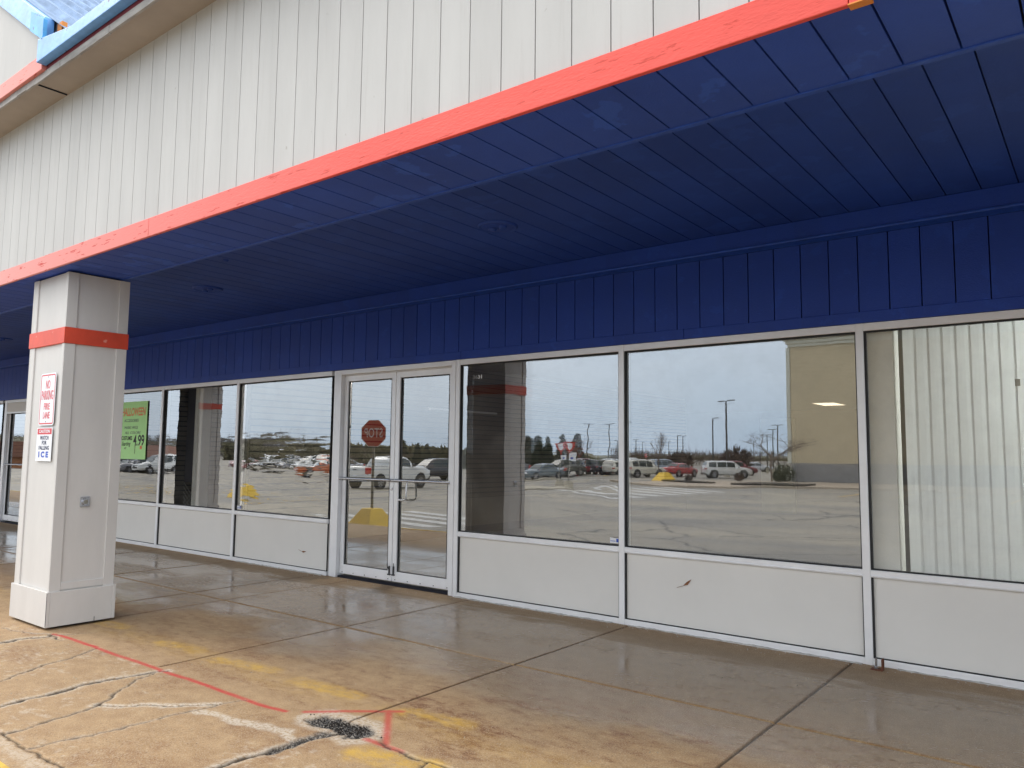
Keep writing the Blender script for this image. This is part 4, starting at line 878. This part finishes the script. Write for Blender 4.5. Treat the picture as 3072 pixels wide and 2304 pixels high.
car('suv', 'darkgrey', (.05, .05, .06), -41.2, -65.8, (.1, -1), 'dark grey car with red lamps right of the maroon car')
car('pickup', 'white', WH, -42.8, -70.5, (-.1, 1), 'white pickup facing the shop in the far parked row')
car('sedan', 'orange', (.58, .12, .03), -52.5, -35.6, (-.5, .86), 'orange red car warped in the window left of the doors')
cols = [('white', WH), ('grey', (.20, .20, .22)), ('white', WH), ('silver', (.5, .52, .55)), ('graphite', (.05, .055, .05))]
for i in range(5): car('sedan' if i % 2 else 'suv', cols[i][0], cols[i][1], -71-i*3.1, -31.5+i*.4, (-.1, 1), ['white car at the right end of the far left row', 'grey car second in the far left row', 'white car third in the far left row', 'silver car fourth in the far left row', 'graphite car at the left end of the far left row'][i])
for i in range(7): car('suv' if i % 3 else 'sedan', ['silver', 'white', 'white', 'grey', 'silver', 'white', 'maroon'][i], {'silver': (.5, .52, .55), 'white': WH, 'grey': (.2, .2, .22), 'maroon': (.22, .02, .03)}[['silver', 'white', 'white', 'grey', 'silver', 'white', 'maroon'][i]], -66-i*3.2, -49-i*.3, (-.1, 1), ['silver car', 'white car', 'second white car', 'grey car', 'second silver car', 'last white car', 'maroon car'][i]+' in the distant row before the hedge')

# ---- lamp posts
def lamp_post(x, y, top, arms, lab, rz=0.):
    o = empty('lamp_post', (x, y, -.75), rz, label=lab, cat='lamp post', group='tall car park lamp posts')
    H = top+.75; k = H/8
    MB().tube([(0, 0, 0), (0, 0, .7)], .28*k, 12).build('footing', M_kerb, o, smooth=40)
    MB().tube([(0, 0, .6), (0, 0, H)], .11*k, 10, r1=.085*k).build('pole', M_polem, o, smooth=40)
    for s in ((-1, 1) if arms == 2 else (1,)):
        MB().tube([(0, 0, H-.05), (s*.7*k, 0, H-.02)], .04*k, 6).build('arm', M_polem, o)
        MB().box(*sorted((s*.35*k, s*1.15*k)), -.17*k, .17*k, H-.06*k, H+.05*k).build('lamp_head', M_polem, o, bevel=.02)
LP = [(-33.15, -75, 7.5, 2, 'tallest thick lamp post above the white estate car'), (-41.2, -90, 6.45, 1, 'single head lamp post left of the thick one'), (-54.1, -130, 3.7, 1, 'short far lamp post right of the thick one'),
      (-48.7, -75, 5.25, 2, 'double head lamp post left in the numbered window'), (-42.8, -70, 5.15, 2, 'double head lamp post at the right side of the numbered window'), (-63.5, -110, 4.2, 2, 'far double head lamp post above the cream car'),
      (-51, -100, 4.5, 1, 'far lamp post above the bright red car'), (-53, -106, 4.6, 1, 'far lamp post close beside the one above the red car'), (-37.6, -100, 4.5, 2, 'lamp post behind the bare tree, left'), (-31, -85, 5.15, 2, 'lamp post behind the bare tree, right'),
      (-73, -130, 4.1, 1, 'far lamp post at the left of the big right window'), (-67.3, -130, 4.2, 1, 'far lamp post between cream and silver blue cars'), (-47, -120, 4.1, 2, 'far double head lamp post right of the dark red car'),
      (-33.9, -40, 7.55, 2, 'very tall lamp post beside the column in the glass'), (-60.6, -60, 3.4, 1, 'lamp post at the right edge of the door glass'), (-34, -92, 4.9, 2, 'lamp post behind the bare tree, middle')]
for l in LP: lamp_post(*l, rz=R_(25))

# ---- vegetation
def bare_tree(name, loc, H, lab, seed, spread=.5, upright=.6, group='bare winter trees', rad=None, depth=5):
    rd = random.Random(seed); o = empty(name, loc, label=lab, cat='tree', group=group)
    tr = MB(); crn = MB(); r0 = rad or H*.012
    def grow(p, d, l, r, lv):
        q = p+d*l; mid = p+d*l*.5+Vector((rd.uniform(-1, 1), rd.uniform(-1, 1), 0))*l*.05
        (tr if lv == 0 else crn).tube([p, mid, q], max(r, .006), 5 if lv < 2 else 3, r1=max(r*.6, .004), cap=False)
        if lv >= depth: return
        n = rd.choice((3, 3, 4)) if lv < 2 else rd.choice((2, 3))
        for i in range(n):
            s = rd.uniform(.45, 1.0) if lv else rd.uniform(.55, 1.0); a = rd.uniform(0, 2*math.pi); v = Vector((math.cos(a), math.sin(a), 0))*spread*rd.uniform(.6, 1.3)
            nd = (d*upright+v+Vector((0, 0, .12))).normalized(); grow(p+(q-p)*s, nd, l*rd.uniform(.6, .8), r*.58, lv+1)
    grow(Vector((0, 0, 0)), Vector((0, 0, 1)), H*.38, r0, 0)
    tr.build('trunk', M_bark, o, smooth=60, recalc=False); crn.build('crown', M_bark, o, recalc=False)
bare_tree('bare_tree', (-21.6, -56.0, -.5), 6.4, 'bare spreading tree in the mulch bed before the tan store', 21, spread=.8, upright=.5, rad=.085)
bare_tree('bare_tree', (-36.5, -65.5, -.7), 5.2, 'upright bare tree between the cream and red cars', 5, spread=.42, upright=.9)
bare_tree('bare_tree', (-61, -62, -.7), 5.2, 'bare spreading tree by the right edge of the door glass', 8, spread=.7, upright=.7, rad=.07)
bare_tree('bare_tree', (-46, -66, -.7), 4.6, 'pale bare tree right in the numbered window', 11, spread=.45, upright=.9); bare_tree('bare_tree', (-52, -78, -.7), 4.4, 'bare tree left of the pale one in the numbered window', 12, spread=.5, upright=.8)
bare_tree('bare_tree', (-71, -84, -.7), 5.5, 'bare tree among the evergreens', 13, spread=.5, upright=.8); bare_tree('bare_tree', (-45, -33, -.7), 3.2, 'small bare tree left of the orange car', 14, spread=.8, upright=.5)
bare_tree('bare_tree', (-50, -42, -.7), 3.6, 'small bare tree behind the stop sign post', 15, spread=.8, upright=.5)
def evergreen(x, y, top, lab, seed):
    r = np.random.default_rng(seed); H = top+.75; o = empty('evergreen_tree', (x, y, -.75), label=lab, cat='tree', group='evergreen trees at the edge of the car park')
    MB().tube([(0, 0, 0), (0, 0, H*.93)], H*.02, 6, r1=.02).build('trunk', M_trunk, o)
    n = 4200; hf = 1-np.sqrt(r.random(n)); z = H*(.06+.94*hf); lay = .75+.35*np.abs(((hf*9) % 1)-.2); R0 = H*.33*(1-hf)**.85*lay*(.9+.2*np.sin(3*np.arange(n)))
    a = r.random(n)*2*np.pi; rad = R0*np.sqrt(r.random(n))*1.05; z = z-rad*.28
    c = np.stack([rad*np.cos(a), rad*np.sin(a), np.maximum(z, .2)], -1); s = H*.035*(.6+r.random(n))
    d = np.stack([np.cos(a), np.sin(a), -.35+0*a], -1); sd_ = np.stack([-np.sin(a), np.cos(a), 0*a], -1)*.5+np.stack([0*a, 0*a, (r.random(n)-.5)*.8], -1)
    p = np.concatenate([c-sd_*s[:, None], c+sd_*s[:, None], c+d*s[:, None]*1.9], 1).reshape(-1, 3)
    me = bpy.data.meshes.new('crown'); me.from_pydata(p.tolist(), [], [(3*i, 3*i+1, 3*i+2) for i in range(n)]); me.materials.append(M_ever)
    cr0 = bpy.data.objects.new('crown', me); sc.collection.objects.link(cr0); cr0.parent = o
EV = [(-67.9, -90, 4.3), (-69.3, -85, 3.8), (-70, -100, 4.8), (-66.6, -99, 4.8), (-64.5, -92, 3.6), (-72.5, -88, 3.4), (-72, -93, 4.6), (-88.7, -80, 3.6), (-85.5, -80, 3.1), (-83.5, -80, 3.05), (-76, -84, 4.2), (-74.5, -83, 3.6), (-66, -86, 2.9), (-70.5, -87, 3.9)]
EV += [(-66.2, -90, 3.9), (-65.2, -88, 3.4), (-66.9, -87, 3.7)]
EV = [(a_+(1.6 if a_ > -77 else 0), b_, c_) for a_, b_, c_ in EV]
EN = ['tallest evergreen in the middle of the numbered window', 'evergreen beside the column edge in the glass', 'pale far evergreen behind the yield signs', 'far evergreen right of the yield signs', 'small evergreen right of the main clump', 'evergreen at the left of the main clump', 'tall evergreen inside the main clump', 'leftmost pointed evergreen in the right door glass', 'middle pointed evergreen in the right door glass', 'right pointed evergreen in the right door glass', 'left evergreen next to the reflected column', 'second evergreen next to the reflected column', 'low evergreen before the main clump', 'broad evergreen in the main clump', 'evergreen in the clump behind the blue grey car', 'short evergreen at the front of the clump', 'evergreen at the heart of the clump']
for i, (a_, e) in enumerate(zip(EV, EN)): evergreen(*a_, e, 100+i)
def belt(name, pts, n, m, thick, size, lab, cat, seed, top_j=.25, blade=False):
    r = np.random.default_rng(seed); P = np.array(pts, float); seg = np.hypot(*(P[1:, :2]-P[:-1, :2]).T); cs = np.concatenate([[0], np.cumsum(seg)]); u = r.random(n)*cs[-1]
    x = np.interp(u, cs, P[:, 0]); y = np.interp(u, cs, P[:, 1]); h = np.interp(u, cs, P[:, 2])
    lump = .72+.28*fbm(u[None], u[None]*0, seed, .14, .1, 5)[0]*1.6; h = -.75+(h+.75)*lump; z = -.75+(h+.75)*r.random(n)**.7
    d = np.stack([x, y+5.8], -1); d /= np.linalg.norm(d, axis=1)[:, None]; off = r.random(n)*thick; x = x+d[:, 0]*off; y = y+d[:, 1]*off
    c = np.stack([x, y, z], -1); v1 = r.normal(size=(n, 3)); v2 = r.normal(size=(n, 3))
    if blade: v1 *= .12; v2[:, 2] = np.abs(v2[:, 2])*1.6
    s = size*(.5+r.random(n))[:, None]; p = np.concatenate([c-v1*s*.6, c+v1*s*.6, c+v2*s], 1).reshape(-1, 3)
    me = bpy.data.meshes.new(name); me.from_pydata(p.tolist(), [], [(3*i, 3*i+1, 3*i+2) for i in range(n)]); me.materials.append(m)
    o = bpy.data.objects.new(name, me); sc.collection.objects.link(o); return tag(o, lab, cat, kind='stuff')
belt('winter_wood', [(-420, -100, 8), (-330, -125, 7.5), (-232, -120, 6.2), (-204, -120, 5.4), (-133, -90, 4.2), (-120, -92, 3.1), (-112, -96, 2.2)], 60000, M_wood, 18, .42, 'grey brown leafless wood behind the far left car park', 'wood', 1, blade=True)
belt('olive_hedge', [(-150, -88, 3.2), (-111, -92, 2.7), (-99, -92, 2.4), (-84, -95, 2.2), (-72, -99, 2.1)], 60000, M_olive, 9, .30, 'olive brown hedge running behind the parked cars', 'hedge', 2)
belt('far_shrubs', [(-70, -120, 1.9), (-60, -150, 2.4), (-45, -150, 2.3), (-30, -140, 2.8), (-18, -140, 2.6)], 12000, M_shrub, 10, .4, 'low winter shrubs beyond the far lamp posts', 'shrubs', 3, blade=True)
def shrub(x, y, s, lab, seed, m=M_shrub, blade=True):
    r = np.random.default_rng(seed); n = 900; v = r.normal(size=(n, 3)); v /= np.linalg.norm(v, axis=1)[:, None]; v *= (r.random(n)**.4)[:, None]; c = v*np.array([s, s, s*.8])+np.array([0, 0, s*.8])
    a = r.normal(size=(n, 3))*.05*s; b_ = c+v*.25*s+r.normal(size=(n, 3))*.08*s; p = np.concatenate([c-a, c+a, b_], 1).reshape(-1, 3)
    me = bpy.data.meshes.new('shrub'); me.from_pydata(p.tolist(), [], [(3*i, 3*i+1, 3*i+2) for i in range(n)]); me.materials.append(m); o = bpy.data.objects.new('shrub', me); sc.collection.objects.link(o); o.location = (x, y, -.6); tag(o, lab, 'shrub', 'shrubs in and around the mulch beds')
shrub(-22.4, -60.0, .5, 'dark shrub against the tan store corner', 1, M_ever); shrub(-25.4, -58.6, .4, 'reddish low shrub left of the dark one', 2); shrub(-22.2, -60.7, .85, 'tall dark shrub behind at the store corner', 5, M_ever)
shrub(-44, -86, 1.6, 'brown shrub left of the white estate car', 3); shrub(-40, -95, 2.0, 'brown green shrub right of the white estate car', 4); shrub(-27.6, -53.4, .32, 'twiggy plant on the left mulch bed', 6)

# ---- far buildings
bs = empty('tan_store', (0, 0, 0), label='big tan store with pale cornice and grey block base across the car park', cat='store')
bx0, by = -21.7, -61.3
MB().box(bx0, 12, by-30, by, .95, 10.9).build('tan_wall', M_bigtan, bs)
MB().box(bx0-.03, 12, by-30, by+.03, -.76, .95).build('block_base', M_block, bs)
MB().box(bx0-.15, 12, by-30, by+.15, 10.9, 11.2).box(bx0-.3, 12, by-30, by+.3, 11.2, 11.5).box(bx0-.5, 12, by-30, by+.5, 11.5, 11.85).build('cornice', M_bigcream, bs)
MB().box(bx0-.35, bx0-.03, by-1.2, by+.05, .95, 10.9).build('corner_pilaster', M_bigcream, bs)
b2_ = empty('brown_brick_building', (-108, -38, 0), R_(55), label='low brown brick building with orange wall far left in the glass', cat='building')
MB().box(-25, 12, -6, 6, -.76, .55).build('brick_wall', M_brickor, b2_); MB().prism([(-7, .55), (7, .55), (3, 2.3), (-3, 2.3)], 'x', -26, 13).build('roof', M_brick, b2_)
b3_ = empty('distant_building', (-34, -175, 0), label='small beige building on the horizon behind the bare tree', cat='building')
MB().box(-9, 9, -5, 5, -.8, 4.6).build('wall', M_bigtan, b3_); MB().box(-9.4, 9.4, -5.4, 5.4, 4.6, 5.1).build('roof', M_bigcream, b3_)
